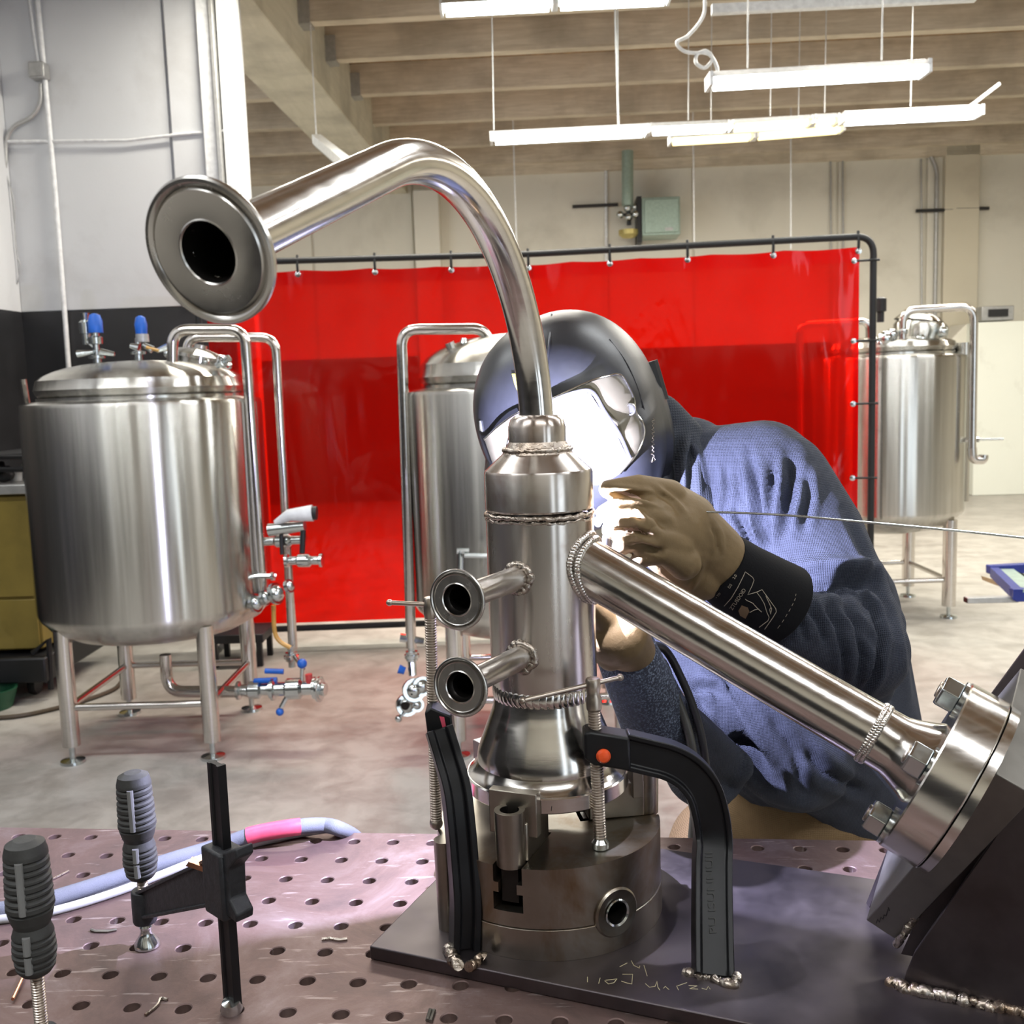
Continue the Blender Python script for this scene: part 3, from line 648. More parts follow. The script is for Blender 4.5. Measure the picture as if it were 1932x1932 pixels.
link('top_cover', xbox(MB(), at(-60, 860, 5.2).x, at(62, 860, 5.2).x, 5.2, 5.85, zat(30, 866, 5.2), zat(30, 856, 5.2)), BLACKM, yc)
link('base_frame', xbox(MB(), P0.x, P1.x + .05, 5.1, 5.9, .10, P1.z - .02), BLACKM, yc, bevel=.01)
link('stay', MB().tube([at(62, 1232, 5.15), at(92, 1205, 5.15), at(96, 1300, 5.15)], .016, 6), BLACKM, yc)
for x in (-60, 66):
    q = at(x, 1290, 5.25); link('caster', MB().lathe([(.05, -.02), (.055, 0), (.05, .02)], V((q.x, q.y, .055)), (1, 0, 0), 18), BLACKM, yc)
def small(name, m, mat, label, cat, group=None, **k): return tag(link(name, m, mat, **k), label, cat, group)
small('white_cup', MB().lathe([(.035, 0), (.042, .07), (.04, .07)], V((at(30, 925, 5.4).x, 5.4, P0.z + .05)), RZ, 16), WHITEP, 'small white cup on cabinet shelf at left edge', 'cup')
small('hand_grinder', MB().tube([V((at(0, 900, 5.27).x, 5.27, zs + .045)), V((at(14, 900, 5.27).x, 5.27, zs + .046)), V((at(24, 900, 5.27).x, 5.27, zs + .03))], [.04, .045, .02], 12).tube([V((at(6, 900, 5.27).x, 5.27, zs + .05)), V((at(-2, 900, 5.27).x, 5.3, zs + .10))], .02, 8), BLACKM, 'black hand tool lying on the cabinet shelf at left edge', 'tool')
small('white_box', xbox(MB(), at(32, 900, 5.5).x, at(56, 900, 5.5).x, 5.55, 5.7, zs, zs + .08), WHITEP, 'white box on cabinet shelf at left edge', 'box')
gq = onz(6, 1335, .0); small('green_bucket', MB().lathe([(.10, 0), (.13, .10), (.12, .10), (.10, .02)], gq + V((-.06, 0, 0)), RZ, 20), plain('green_plastic', (.01, .07, .03), .4), 'dark green bucket on floor at left edge of picture', 'bucket')
small('floor_hose', MB().tube(spline([onz(x, y, .012) for x, y in ((-30, 1356), (40, 1350), (110, 1335), (170, 1318), (215, 1300), (230, 1285))]), .011, 8), plain('dark_brown_hose', (.07, .05, .03), .5), 'thin brown hose lying on floor from left edge under left tank', 'hose')
ds = thing('low_trolley', 'low dark trolley on floor behind the left tank legs', 'trolley', onz(440, 1262, 0))
q0, q1 = onz(395, 1262, 0), onz(500, 1258, 0)
link('tray', xbox(MB(), q0.x, q1.x, q0.y, q0.y + .3, .14, .19), BLACKM, ds, bevel=.005)
for x in (q0.x + .03, q1.x - .03):
    for y in (q0.y + .03, q0.y + .27): link('leg', xbox(MB(), x - .015, x + .015, y - .015, y + .015, 0, .14), BLACKM, ds)
# blue bench at right
bb = thing('folding_bench', 'blue folding bench frame with square aluminium tube at right edge', 'bench', onz(1905, 1190, 0))
Yb = 5.2
def bq(x, y, Y=Yb): return at(x, y, Y)
m = MB().prism([bq(1868, 1068), bq(1990, 1062), bq(1990, 1080), bq(1868, 1084)], V((0, .05, 0)))
link('frame_rail', m, NAVY, bb, bevel=.004)
link('frame_rail', MB().prism([bq(1912, 1112, 4.7), bq(1990, 1110, 4.7), bq(1990, 1134, 4.7), bq(1917, 1136, 4.7)], V((0, .05, 0))), NAVY, bb, bevel=.004)
link('side_rail', MB().prism([bq(1868, 1070), bq(1884, 1070), bq(1930, 1112, 4.7), bq(1912, 1112, 4.7)], V((0, 0, -.05))), NAVY, bb)
link('side_web', MB().prism([bq(1884, 1073), bq(1912, 1073), bq(1960, 1108, 4.7), bq(1930, 1112, 4.7)], V((0, 0, -.015))), BOXG, bb)
link('side_rail', MB().prism([bq(1905, 1078), bq(1912, 1076), bq(1990, 1102, 4.8), bq(1990, 1112, 4.8)], V((0, 0, -.04))), BLACKM, bb)
P, Q = bq(1822, 1132, 4.75), bq(1918, 1130, 4.75); d = (Q - P).normalized()
link('aluminium_tube', MB().box((P + Q) / 2, ((Q - P).length, .045, .028), ax=(d, d.cross(RZ).normalized(), RZ)), GREYC, bb, bevel=.003)
link('tube_bore', MB().box(P - d * .001, (.004, .036, .021), ax=(d, d.cross(RZ).normalized(), RZ)), BORE, bb)
link('wood_strip', MB().prism([bq(1861, 1090), bq(1863, 1098), bq(1900, 1112, 5.0), bq(1900, 1102, 5.0)], V((0, .06, .0))), ORNG if 0 else plain('plywood_edge', (.42, .33, .19), .7), bb)
for x, Y in ((1960, 4.75), (1985, 5.2)):
    q = bq(x, 1120, Y); link('leg', MB().tube([V((q.x, q.y, 0)), V((q.x, q.y, q.z - .03))], .016, 8), NAVY, bb)
# ================================================================== WELDING TABLE (real through holes)
TZ = .90
GA = V((.0548166, -.0059585, 0)); GB = V((GA.y, -GA.x, 0)); G0 = V((-.72787, 1.41570, TZ))   # hole pitch vectors, first hole of the far row
# least-squares column offset: rows shift back by one pitch in the fit
GB = V((.0457554 - .0548166, -.0612118 + .0059585, 0))
wt = thing('welding_table', 'steel welding table top full of round holes, rusty brown, under all the clamps', 'table', (0, .95, 0))
ux, uy = GA, GB
def cell_mesh():
    m = MB(); hr, nseg = .0083, 16; th = .014
    return m
m = MB(); hr, nseg, th = .0083, 16, .014
I0, I1, J0, J1 = -4, 32, 0, 15
idx = {}
def gv(p):
    return p
for j in range(J0, J1):
    for i in range(I0, I1):
        c = G0 + ux * i + uy * j
        sq = []
        for k in range(nseg):
            t = 2 * math.pi * (k + .5) / nseg; x, y = math.cos(t), math.sin(t); q = max(abs(x), abs(y)); sq.append(c + ux * (.5 * x / q) + uy * (.5 * y / q))
        # snap so corners are covered
        corners = [c + ux * sx * .5 + uy * sy * .5 for sx, sy in ((1, 1), (-1, 1), (-1, -1), (1, -1))]
        circ = [c + V((math.cos(2 * math.pi * (k + .5) / nseg) * hr, 0, 0)) for k in range(nseg)]
        circ = [c + ux.normalized() * math.cos(2 * math.pi * (k + .5) / nseg) * hr + uy.normalized() * math.sin(2 * math.pi * (k + .5) / nseg) * hr for k in range(nseg)]
        lip = [c + (p - c) * 1.13 for p in circ]
        circ = [p - RZ * .0009 for p in circ]
        low = [p - RZ * th for p in circ]
        fs = []
        for k in range(nseg):
            k2 = (k + 1) % nseg
            if k % 4 == 1: fs.append((k, 64 + k // 4, k2, 16 + k2, 16 + k))
            else: fs.append((k, k2, 16 + k2, 16 + k))
            fs.append((16 + k, 16 + k2, 32 + k2, 32 + k)); fs.append((32 + k, 32 + k2, 48 + k2, 48 + k))
        m.add(sq + lip + circ + low + corners, fs)
top = link('tabletop', m, TABLE, wt, sharp=30)
P00 = G0 + ux * (I0 - .5) + uy * (J0 - .5); P10 = G0 + ux * (I1 - .5) + uy * (J0 - .5); P11 = G0 + ux * (I1 - .5) + uy * (J1 - .5); P01 = G0 + ux * (I0 - .5) + uy * (J1 - .5)
for a, b in ((P00, P10), (P10, P11), (P11, P01), (P01, P00)):
    link('edge_band', MB().prism([a - RZ * .0015, b - RZ * .0015, b - RZ * .12, a - RZ * .12], (a + b) * 0 + ((P00 + P11) / 2 - (a + b) / 2).normalized() * .008), TABLE, wt)
for q in (P00, P10, P11, P01):
    c = q.lerp((P00 + P11) / 2, .08); link('leg', xbox(MB(), c.x - .04, c.x + .04, c.y - .04, c.y + .04, 0, TZ - .12), TABLE, wt)
# spatter and clippings on the table
def onT(x, y, dz=.0015): return onz(x, y, TZ + dz)
small('wire_clipping', MB().tube([onT(172, 1754), onT(180, 1757), onT(205, 1757), onT(220, 1754)], .0018, 6), GREYP, 'short dark bent clipping lying on table left of the clamp pad', 'scrap')
small('wire_clipping', MB().tube([onT(607, 1772), onT(622, 1770), onT(640, 1773), onT(655, 1771)], .0020, 6), BEAD, 'small crimped metal clipping on table between bar clamp and base plate', 'scrap')
small('wire_clipping', MB().tube(spline([onT(274, 1915), onT(296, 1897), (onT(303, 1884)), onT(316, 1886)]), .0016, 6), BEAD, 'curly wire scrap near bottom edge left of bar clamp foot', 'scrap')
small('wire_clipping', MB().tube([onT(806, 1925), onT(812, 1905), onT(819, 1906), onT(812, 1927)], .002, 6), GREYP, 'bent metal clip on table at bottom, below the base plate', 'scrap')
small('wire_clipping', MB().tube([onT(95, 1660), onT(112, 1652), onT(130, 1643)], .0013, 6), BEAD, 'tiny pale sliver on table above the grey hose', 'scrap')
small('copper_rod', MB().tube([onT(24, 1885, .004), onT(55, 1818, .004)], .0018, 8), COPPER, 'thin copper filler rod stub beside the clamp at left edge', 'rod')
# ================================================================== BASE PLATE
BZ = .916
u_ = V((math.cos(math.radians(-22.5)), math.sin(math.radians(-22.5)), 0)); v_ = V((-u_.y, u_.x, 0))
B0 = onz(697, 1785, BZ)
bp = MB().prism([B0, B0 + u_ * 1.0, B0 + u_ * 1.0 + v_ * .335, B0 + v_ * .335], V((0, 0, -.0155)))
bpo = tag(link('base_plate', bp, PLATE, bevel=.0015), 'thick dark steel base plate lying askew on the table under the chuck', 'plate')
def bvh(o):
    me = o.data; off = ORG[o.name]
    return BVHTree.FromPolygons([v.co + off for v in me.vertices], [tuple(p.vertices) for p in me.polygons])
# ================================================================== CHUCK
AX = V((.031, 1.150, 0))
CRd = .130; zs1, zt1 = .951, 1.0175
ck = thing('lathe_chuck', 'round oily steel three-jaw chuck standing on base plate, holding the workpiece', 'chuck', V((AX.x, AX.y, BZ)))
AZ = [math.radians(a) for a in (-90 - 22, -90 - 22 + 120, -90 - 22 + 240)]
def disc_slots(z0, z1, hw, rin=.035):
    m = MB(); vs = []; 
    poly = []
    for a in sorted(a % (2 * math.pi) for a in AZ):
        da = math.asin(hw / CRd); rd = V((math.cos(a), math.sin(a), 0)); td = V((-rd.y, rd.x, 0))
        poly += [('arc', a + da)]; 
    A = sorted(a % (2 * math.pi) for a in AZ); pts = []
    for k, a in enumerate(A):
        da = math.asin(hw / CRd); rd = V((math.cos(a), math.sin(a), 0)); td = V((-rd.y, rd.x, 0))
        c = V((AX.x, AX.y, 0))
        pts += [c + rd * CRd * math.cos(da) - td * hw, c + rd * rin - td * hw, c + rd * rin + td * hw, c + rd * CRd * math.cos(da) + td * hw]
        b = A[(k + 1) % 3] + (2 * math.pi if k == 2 else 0); n = 26
        for i in range(1, n):
            t = a + da + (b - da - a - da) * i / n; pts.append(c + V((math.cos(t), math.sin(t), 0)) * CRd)
    pts = [p + RZ * z0 for p in pts]; return m.prism(pts, V((0, 0, z1 - z0)))
link('back_plate', MB().lathe([(CRd + .001, BZ), (CRd + .001, zs1 - .001), (CRd - .001, zs1)], AX, RZ, 96), CHUCK, ck, bevel=.0008)
m = MB().lathe([(CRd, zs1 + .0005), (CRd, .968)], AX, RZ, 96)
for args in ((.968, .988, .017), (.988, .999, .0105), (.999, zt1, .0165)):
    q = disc_slots(*args); m.add(q.v, q.f)
link('chuck_body', m, CHUCK, ck, sharp=30, bevel=.0008)
kq = at(1167, 1724, 1.035); kn = V((kq.x - AX.x, kq.y - AX.y, 0)).normalized(); kq = V((AX.x, AX.y, kq.z)) + kn * CRd
def carve(o, mb):
    c = link('cutter', mb, BORE, sharp=0); md = o.modifiers.new('cut', 'BOOLEAN'); md.operation = 'DIFFERENCE'; md.solver = 'EXACT'; md.use_self = True; md.object = c
    while o.modifiers[0].name != 'cut': o.modifiers.move(len(o.modifiers) - 1, 0)
    bv = [m_ for m_ in o.modifiers if m_.type == 'BEVEL']
    for m_ in bv: m_.show_viewport = False
    bpy.context.view_layer.update(); me = bpy.data.meshes.new_from_object(o.evaluated_get(bpy.context.evaluated_depsgraph_get()))
    o.modifiers.remove(o.modifiers['cut']); o.data = me
    for m_ in bv: m_.show_viewport = True
    bpy.data.objects.remove(c)
for o_ in list(ck.children): carve(o_, MB().lathe([(.0128, -.03), (.0128, .01)], kq, kn, 32))
sk = link('key_socket', MB().lathe([(.0125, -.02), (.0125, .001), (.0255, .0025), (.0275, .0005), (.0275, -.004)], kq, kn, 40, False), CHUCK, ck)
link('socket_bore', MB().lathe([(.0125, .0005), (.0105, -.004), (.0105, -.024), (.001, -.024)], kq + kn * .002, kn, 4 * 8, False), BORE, ck)
link('socket_collar', MB().lathe([(.0125, .0015), (.0145, .003), (.0155, .0015)], kq + kn * .001, kn, 40, False), ZINC, ck)
def jaw(a, name='jaw'):
    rd = V((math.cos(a), math.sin(a), 0)); td = V((-rd.y, rd.x, 0)); c = V((AX.x, AX.y, 0)); ax3 = (rd, td, RZ)
    def blk(m, r0, r1, hw, z0, z1): return m.box(c + rd * (r0 + r1) / 2 + RZ * (z0 + z1) / 2, (r1 - r0, hw * 2, z1 - z0), ax=ax3)
    j = link('jaw', blk(MB(), .045, .112, .0175, zt1, 1.060), CHUCK, ck, bevel=.002)
    link('jaw_tip', blk(MB(), .0955, .1085, .0275, 1.044, 1.092), CHUCK, j, bevel=.001)
    p = c + rd * .117
    link('jaw_boss', MB().lathe([(.0155, zt1 - .002), (.0165, 1.066), (.0165, 1.076), (.0105, 1.076), (.0100, 1.04)], p, RZ, 32, False), CHUCK, j, sharp=30)
    link('bolt_hole', MB().lathe([(.0103, 1.0755), (.0100, 1.045), (.001, 1.045)], p, RZ, 24, False), BORE, j)
    link('jaw_base', blk(MB(), .040, .122, .0095, .975, zt1), BORE, j)
for a in AZ: jaw(a)
# ================================================================== WORKPIECE: tee with bent tube, side tube and ferrules
wk = thing('pipe_manifold', 'welded stainless pipe manifold with bent overhead tube, two flanged stubs and long slanting side tube', 'pipe fitting', V((AX.x, AX.y, 1.062)))
R1 = .0608
body = link('body_tube', MB().lathe([(.0575, 1.170), (.0590, 1.183), (R1, 1.190), (R1, 1.374)], AX, RZ, 96, False), HEAT, wk)
link('cap', MB().lathe([(.0600, 1.384), (.0612, 1.386), (.0612, 1.4255), (.0600, 1.4285), (.0395, 1.4470)], AX, RZ, 96, False), HEAT, wk, sharp=25)
link('top_collar', MB().lathe([(.0325, 1.4590), (.0325, 1.4760), (.0300, 1.4845), (.0255, 1.4885), (.0190, 1.4895)], AX, RZ, 64, False), HEAT, wk, sharp=40)
link('reducer_cone', MB().lathe([(.0580, 1.1720), (.0600, 1.158), (.0640, 1.146), (.0790, 1.1075), (.0802, 1.0985), (.0802, 1.0935), (.0830, 1.0875), (.0880, 1.0825), (.0915, 1.0800)], AX, RZ, 96, False), TUBE, wk, sharp=22)
link('base_flange', MB().lathe([(.06, 1.0625), (.0925, 1.0620), (.0940, 1.0635), (.0940, 1.0785), (.0925, 1.0800), (.0800, 1.0805)], AX, RZ, 96, False), TUBE, wk, sharp=25, )
def ringpts(r, z, n=120, jz=0): return [V((AX.x + r * math.cos(2 * math.pi * i / n), AX.y + r * math.sin(2 * math.pi * i / n), z + jz * noise.noise(V((i * .35, z, 0))))) for i in range(n + 1)]
link('weld_bead', bead(ringpts(.0602, 1.3792, jz=.0012), .0027, .0045, .35), BEAD, wk)
link('weld_bead', bead(ringpts(.0598, 1.3740, jz=.002), .0017, .006, .4), BEAD, wk)
link('weld_bead', bead(ringpts(.0372, 1.4510), .0030, .005, .35).lathe([(.0400, 1.4465), (.0325, 1.4600)], AX, RZ, 64, False), BEAD, wk)
# stacked-dime bead between body and cone
m = MB(); nb = 46
for i in range(nb):
    q = 2 * math.pi * i / nb; c = V((AX.x + .0580 * math.cos(q), AX.y + .0580 * math.sin(q), 1.1765)); k = len(m.v)
    m.sphere((0, 0, 0), 1, 12); td = V((-math.sin(q), math.cos(q), 0)); rd = V((math.cos(q), math.sin(q), 0)); td2 = (td + RZ * .0)
    for n_ in range(k, len(m.v)): p = m.v[n_]; m.v[n_] = c + rd * p.x * .0024 + td2 * (p.y * .0066 + p.z * p.z * .0030) + RZ * p.z * .0098
link('weld_bead', m, TUBE, wk)
# bent tube
x0, az, z1, Rb, th, Lz = .02634958, -.4015257, 1.4946898, .22490613, 1.9537668, .25088427
dd = V((math.sin(az), -math.cos(az), 0)); pts = []
for z in [1.482 + i * .004 for i in range(4)]: pts.append(V((x0, 1.154, z)))
for i in range(64): t = th * i / 63; pts.append(V((x0, 1.154, z1 + Rb * math.sin(t))) + dd * Rb * (1 - math.cos(t)))
e = pts[-1]; d3 = RZ * math.cos(th) + dd * math.sin(th); Lf = Lz - .010
for i in range(1, 12): pts.append(e + d3 * Lf * i / 11)
for p in pts: p.x += .0047 * max(0, min(1, (1.66 - p.z) / .18)) ** 1.5; p.y -= .003 * max(0, min(1, (1.66 - p.z) / .18))
link('bent_tube', MB().tube(pts, .0190, 40, False), TUBE, wk)
fe = pts[-1]
def ferrule(P, ax, ro, ri, t, wall_r, Lneck, name='ferrule'):
    """P = centre of open face, ax = outward direction"""
    f = link(name, MB().lathe([(wall_r + .0006, -t * 1.2), (ro * .80, -t * .95), (ro * .985, -t * .62), (ro, -t * .45), (ro, -t * .12), (ro * .975, 0), (ro * .93, .0002), (ro * .885, -.0012), (ro * .865, -.0026), (ro * .845, -.0012), (ro * .825, .0), (ro * .80, -.0004), (ri + .0018, -.0004), (ri + .0008, .0002), (ri, -.0008)], P, ax, 96, False), FACE, wk, sharp=25)
    link('neck', MB().lathe([(wall_r, -Lneck), (wall_r + .0006, -t * 1.15)], P, ax, 64, False), TUBE, f)
    link('bore', MB().lathe([(ri, -.0008), (ri * .98, -t * .8), (wall_r * .90, -t * 1.3), (wall_r * .90, -.06), (.0005, -.062)], P, ax, 48, False), BORE, f)
    return f
ferrule(fe + d3 * .010, d3, .0468, .0195, .0085, .0200, .011)
link('weld_bead', bead([fe + d3 * 0 + (d3.orthogonal().normalized() * math.cos(q) + d3.cross(d3.orthogonal().normalized()) * math.sin(q)) * .0198 for q in [2 * math.pi * i / 50 for i in range(51)]], .0014, .002, .3), TUBE, wk)
# saddle weld path on the body
def saddle(P, ax, r, n=90, extra=0):
    ax = V(ax).normalized(); a = ax.cross(RZ).normalized(); b = a.cross(ax); out = []
    for i in range(n + 1):
        q = 2 * math.pi * i / n; o = P + (a * math.cos(q) + b * math.sin(q)) * r
        dx, dy = o.x - AX.x, o.y - AX.y; A_ = ax.x ** 2 + ax.y ** 2; B_ = 2 * (dx * ax.x + dy * ax.y); C_ = dx * dx + dy * dy - (R1 + extra) ** 2
        D = max(0, B_ * B_ - 4 * A_ * C_); t = (-B_ + math.sqrt(D)) / (2 * A_); out.append(o + ax * t)
    return out
# two small stubs
for (f, wd, k) in (((861, 1132), (984, 1092), 0), ((867, 1297), (993, 1240), 1)):
    F_ = at(*f, .975); W_ = at(*wd, 1.105); W_.z = F_.z + (W_.z - F_.z) * .6; ax = (F_ - W_).normalized(); F_ = W_ + ax * (F_ - W_).length
    link('stub_tube', MB().tube([W_ - ax * .03, F_ - ax * .008], .0131, 32, False), HEAT, wk)
    ferrule(F_, ax, .0302, .0150, .0062, .0137, .010)
    sp = saddle(W_, ax, .0150)
    link('weld_bead', bead(sp, .0042, .006, .40, 12), BEAD, wk)
# side tube
S0 = V((.031, 1.15, 1.350)); _az, _de = math.radians(28), math.radians(26.5)
hh = V((math.cos(_az), -math.sin(_az), 0)); tt = hh * math.cos(_de) - RZ * math.sin(_de); ww = V((-math.sin(_az), -math.cos(_az), 0)); qq = tt.cross(ww).normalized()
if qq.z > 0: qq = -qq      # in-plane, pointing down-left
def SP(s, a=0, b=0): return S0 + tt * s + ww * a + qq * b
link('side_tube', MB().tube([SP(.050), SP(.405)], .0307, 48, False), TUBE, wk)
sd = saddle(S0, tt, .0330)
link('weld_bead', bead(sd, .0040, .0036, .10, 12), TUBE, wk)
link('weld_bead', bead(saddle(S0, tt, .0312, extra=.006), .0036, .0036, .10, 12), TUBE, wk)
def circ(s, r, n=90): return [SP(s, r * math.cos(2 * math.pi * i / n), r * math.sin(2 * math.pi * i / n)) for i in range(n + 1)]
link('weld_bead', bead(circ(.4035, .0296), .0034, .0028, .06, 10).add(*(lambda q: (q.v, q.f))(bead(circ(.4075, .0296), .0034, .0028, .06, 10))), TUBE, wk)
link('end_reducer', MB().lathe([(.0307, .408), (.0310, .426), (.0330, .433), (.0400, .450), (.0430, .4555), (.0440, .459)], S0, tt, 64, False), TUBE, wk, sharp=30)
fd = link('bolted_flange', MB().lathe([(.03, .458), (.0890, .458), (.0905, .4595), (.0905, .4940), (.0895, .4955)], S0, tt, 96), TUBE, wk, sharp=25)
for k in range(4):
    q = math.radians(-19.5 + 90 * k); P = SP(0, .070 * math.cos(q), .070 * math.sin(q))
    b = link('hex_bolt', MB().lathe([(.0160, .4555), (.0172, .4540), (.0172, .4400), (.0160, .4375), (.001, .437)], P, tt, 6), ZINC, wk, sharp=20, bevel=.0008)
    link('washer', MB().lathe([(.0195, .4580), (.0195, .4555), (.010, .4555)], P, tt, 28), ZINC, b)
    link('thread_end', MB().lathe([(.0090, .438), (.0092, .4360), (.0080, .4350), (.0008, .4350)], P, tt, 16), SCREW, b)
# ================================================================== ANGLED BRACKET
br = thing('angled_bracket', 'heavy tilted grey plate on dark gussets welded to base plate at right edge', 'bracket', SP(.6, 0, .18) * 1)
link('counter_flange', MB().lathe([(.0905, .4968), (.0905, .5052)], S0, tt, 96), TUBE, br, sharp=25)
def onpl(px, py, P0, n):
    r = ray(px, py); return EYE + r * ((P0 - EYE).dot(n) / r.dot(n))
K = [at(1634, 1736, 1.02), at(1879, 1460, .872), at(1926, 1260, .965)]; K.append(K[0] + (K[2] - K[1]) * 1.0)
link('tilted_plate', MB().prism(K, tt * .035), GREYP, br, bevel=.001)
GP0, GP1 = onz(1690, 1853, BZ), onz(1932, 1915, BZ); gn = (GP1 - GP0).cross(RZ).normalized()
if gn.y > 0: gn = -gn
link('gusset', MB().prism([onpl(x, y, GP0, gn) for x, y in ((1705, 1850), (1710, 1833), (1724, 1800), (1922, 1516), (2010, 1390), (2120, 1965))], -gn * .010), PLATE, br, bevel=.0008)
gq = [onpl(x, y, GP0 - gn * .20, gn) for x, y in ((1820, 1400), (1868, 1312), (1940, 1214), (2040, 1080))]
link('gusset', MB().prism(gq + [V((gq[-1].x, gq[-1].y, BZ)), V((gq[0].x, gq[0].y, BZ))], -gn * .010), PLATE, br, bevel=.0008)
link('shade_gap_plate', MB().prism([onpl(x, y, GP0 - gn * .035, gn) for x, y in ((1700, 1800), (1742, 1708), (1936, 1480), (2050, 1480), (1850, 1830))], -gn * .008), PLATE, br)  # dark plate added to stand in for shade between tilted plate and front gusset
g0 = onz(1640, 1712, BZ); link('gusset', MB().prism([g0, onz(1700, 1722, BZ), at(1745, 1600, onz(1700, 1722, BZ).y), at(1688, 1590, g0.y)], V((0, .010, 0))), PLATE, br)
link('weld_bead', bead([onz(x, y, BZ + .002) for x, y in ((1680, 1850), (1700, 1862), (1760, 1876), (1850, 1893), (1940, 1912), (2060, 1935))], .0065, .004, .6, 12), BEAD, br)
link('weld_bead', bead([onpl(x, y, K[0] + tt * .035, tt) for x, y in ((1690, 1782), (1703, 1766), (1718, 1742), (1737, 1714))], .0038, .004, .5, 10), BEAD, br)

# ================================================================== CUT CLAMPS WELDED TO THE PLATE
def thread(p, q, r, pitch=.0030):
    ax = (q - p); L = ax.length; n = int(L / pitch); pr = []
    for i in range(n): pr += [(r * .84, L * (i + .0) / n), (r, L * (i + .35) / n), (r, L * (i + .6) / n), (r * .84, L * (i + .95) / n)]
    return MB().lathe(pr, p, ax, 20)
def isec(w, t, web, rim): # u across (width), v thickness
    a, b = w / 2, t / 2
    return [(-a, -b), (-a + rim, -b), (-a + rim * 1.3, -web), (a - rim * 1.3, -web), (a - rim, -b), (a, -b), (a, b), (a - rim, b), (a - rim * 1.3, web), (-a + rim * 1.3, web), (-a + rim, b), (-a, b)]
# right clamp
c1 = thing('cut_clamp', 'black cut clamp arm with orange button welded to base plate, right of chuck', 'clamp', onz(1345, 1848, BZ))
FT = V((*at(1133, 1612, 1.068).xy, 1.0215)); YS = FT.y
def sx(px, py): return at(px, py, YS)
top_ = sx(1120, 1340)
link('clamp_screw', thread(FT + RZ * .008, V((FT.x - .0035, FT.y, top_.z)), .0072), SCREW, c1)
link('swivel_pad', MB().lathe([(.0095, -.003), (.0095, .003), (.0065, .007), (.0065, .012)], FT, RZ, 20), ZINC, c1)
h0, h1 = sx(1121, 1340), sx(1118, 1277)
hd = link('screw_head', MB().lathe([(.0070, 0), (.0085, .002), (.0085, .014), (.0068, .018), (.0080, .024), (.0080, .0335), (.0070, .0355), (.001, .036)], h0, h1 - h0, 24), SCREW, c1)
link('sliding_bar', MB().tube([sx(985, 1311) + V((0, -.02, 0)), sx(1172, 1283) + V((0, .01, 0))], .0026, 12).sphere(sx(985, 1311) + V((0, -.02, 0)), .0040, 12).sphere(sx(1172, 1283) + V((0, .01, 0)), .0040, 12), SCREW, c1)
arm = [sx(1175, 1412), sx(1225, 1424), sx(1262, 1434), sx(1296, 1453), sx(1324, 1486), sx(1338, 1530)]
fp = onz(1345, 1843, BZ)
lo = [V((*sx(1341, 1600).xy, 0)), ]
kn_ = V((0, -1, 0)); e_ = arm[-1] + V((.0035, 0, -.03))
P_ = spline(arm + [e_] + [V((e_.x + (fp.x - e_.x) * t, e_.y + (fp.y - e_.y) * (t ** 1.15), e_.z + (BZ - e_.z) * t)) for t in (.2, .45, .7, 1.0)], 6)
a1 = link('clamp_arm', MB().sweep(P_, isec(.040, .022, .006, .0055), kn_), BLACKP, c1, sharp=30, bevel=.0012)
link('collar', MB().prism([sx(1098, 1372), sx(1130, 1366), sx(1186, 1378), sx(1190, 1388), sx(1186, 1446), sx(1130, 1440), sx(1102, 1430), sx(1095, 1400)], V((0, .028, 0))).v and
     MB().prism([p + V((0, -.014, 0)) for p in (sx(1100, 1376), sx(1112, 1372), sx(1186, 1384), sx(1188, 1448), sx(1118, 1436), sx(1101, 1424))], V((0, .030, 0))), BLACKP, c1, bevel=.003)
lab(link('button', MB().lathe([(.0078, 0), (.0078, .002), (.0055, .0050), (.001, .0060)], sx(1136, 1417) + V((0, -.0145, 0)), V((0, -1, 0)), 24), ORANGE, c1), 'orange button')
link('weld_bead', bead([onz(x, y, BZ + .001) for x, y in ((1290, 1833), (1310, 1838), (1335, 1843), (1360, 1852), (1385, 1858), (1392, 1846))], .0050, .005, .6), BEAD, c1)
# left clamp
c2 = thing('cut_clamp', 'black cut clamp arm curving down left of chuck, seen edge on', 'clamp', onz(872, 1790, BZ))
YL_ = 1.13
def lx(px, py, Y=YL_): return at(px, py, Y)
link('clamp_screw', thread(lx(823, 1548), lx(812, 1165), .0068), SCREW, c2)
link('screw_ball', MB().sphere(lx(823, 1553), .0078, 16), SCREW, c2)
link('screw_head', MB().lathe([(.0065, 0), (.0072, .004), (.0072, .022), (.006, .024), (.001, .025)], lx(812, 1166), RZ, 20), SCREW, c2)
link('sliding_bar', MB().tube([lx(735, 1137), lx(845, 1143)], .0026, 12).sphere(lx(735, 1137), .0040, 12), SCREW, c2)
fp2 = onz(876, 1785, BZ)
arc_ = spline([lx(828, 1375, 1.10), lx(843, 1425, 1.09), lx(858, 1480, 1.075), lx(866, 1540, 1.065), lx(873, 1620, 1.06), V((*lx(878, 1700, fp2.y).xy, zat(878, 1700, fp2.y))), fp2], 8)
link('clamp_arm', MB().sweep(arc_, isec(.030, .030, .008, .007), V((.25, -1, 0)).normalized()), BLACKP, c2, sharp=30, bevel=.0012)
link('collar', MB().prism([lx(801, 1345, 1.10), lx(812, 1335, 1.10), lx(852, 1352, 1.10), lx(856, 1392, 1.10), lx(822, 1402, 1.10), lx(806, 1385, 1.10)], V((0, .035, 0))), BLACKP, c2, bevel=.002)
lab(link('pink_mark', MB().prism([lx(829, 1352, 1.098), lx(838, 1354, 1.098), lx(844, 1384, 1.098), lx(838, 1384, 1.098)], V((0, .004, 0))), PINK, c2), 'pink paint streak')
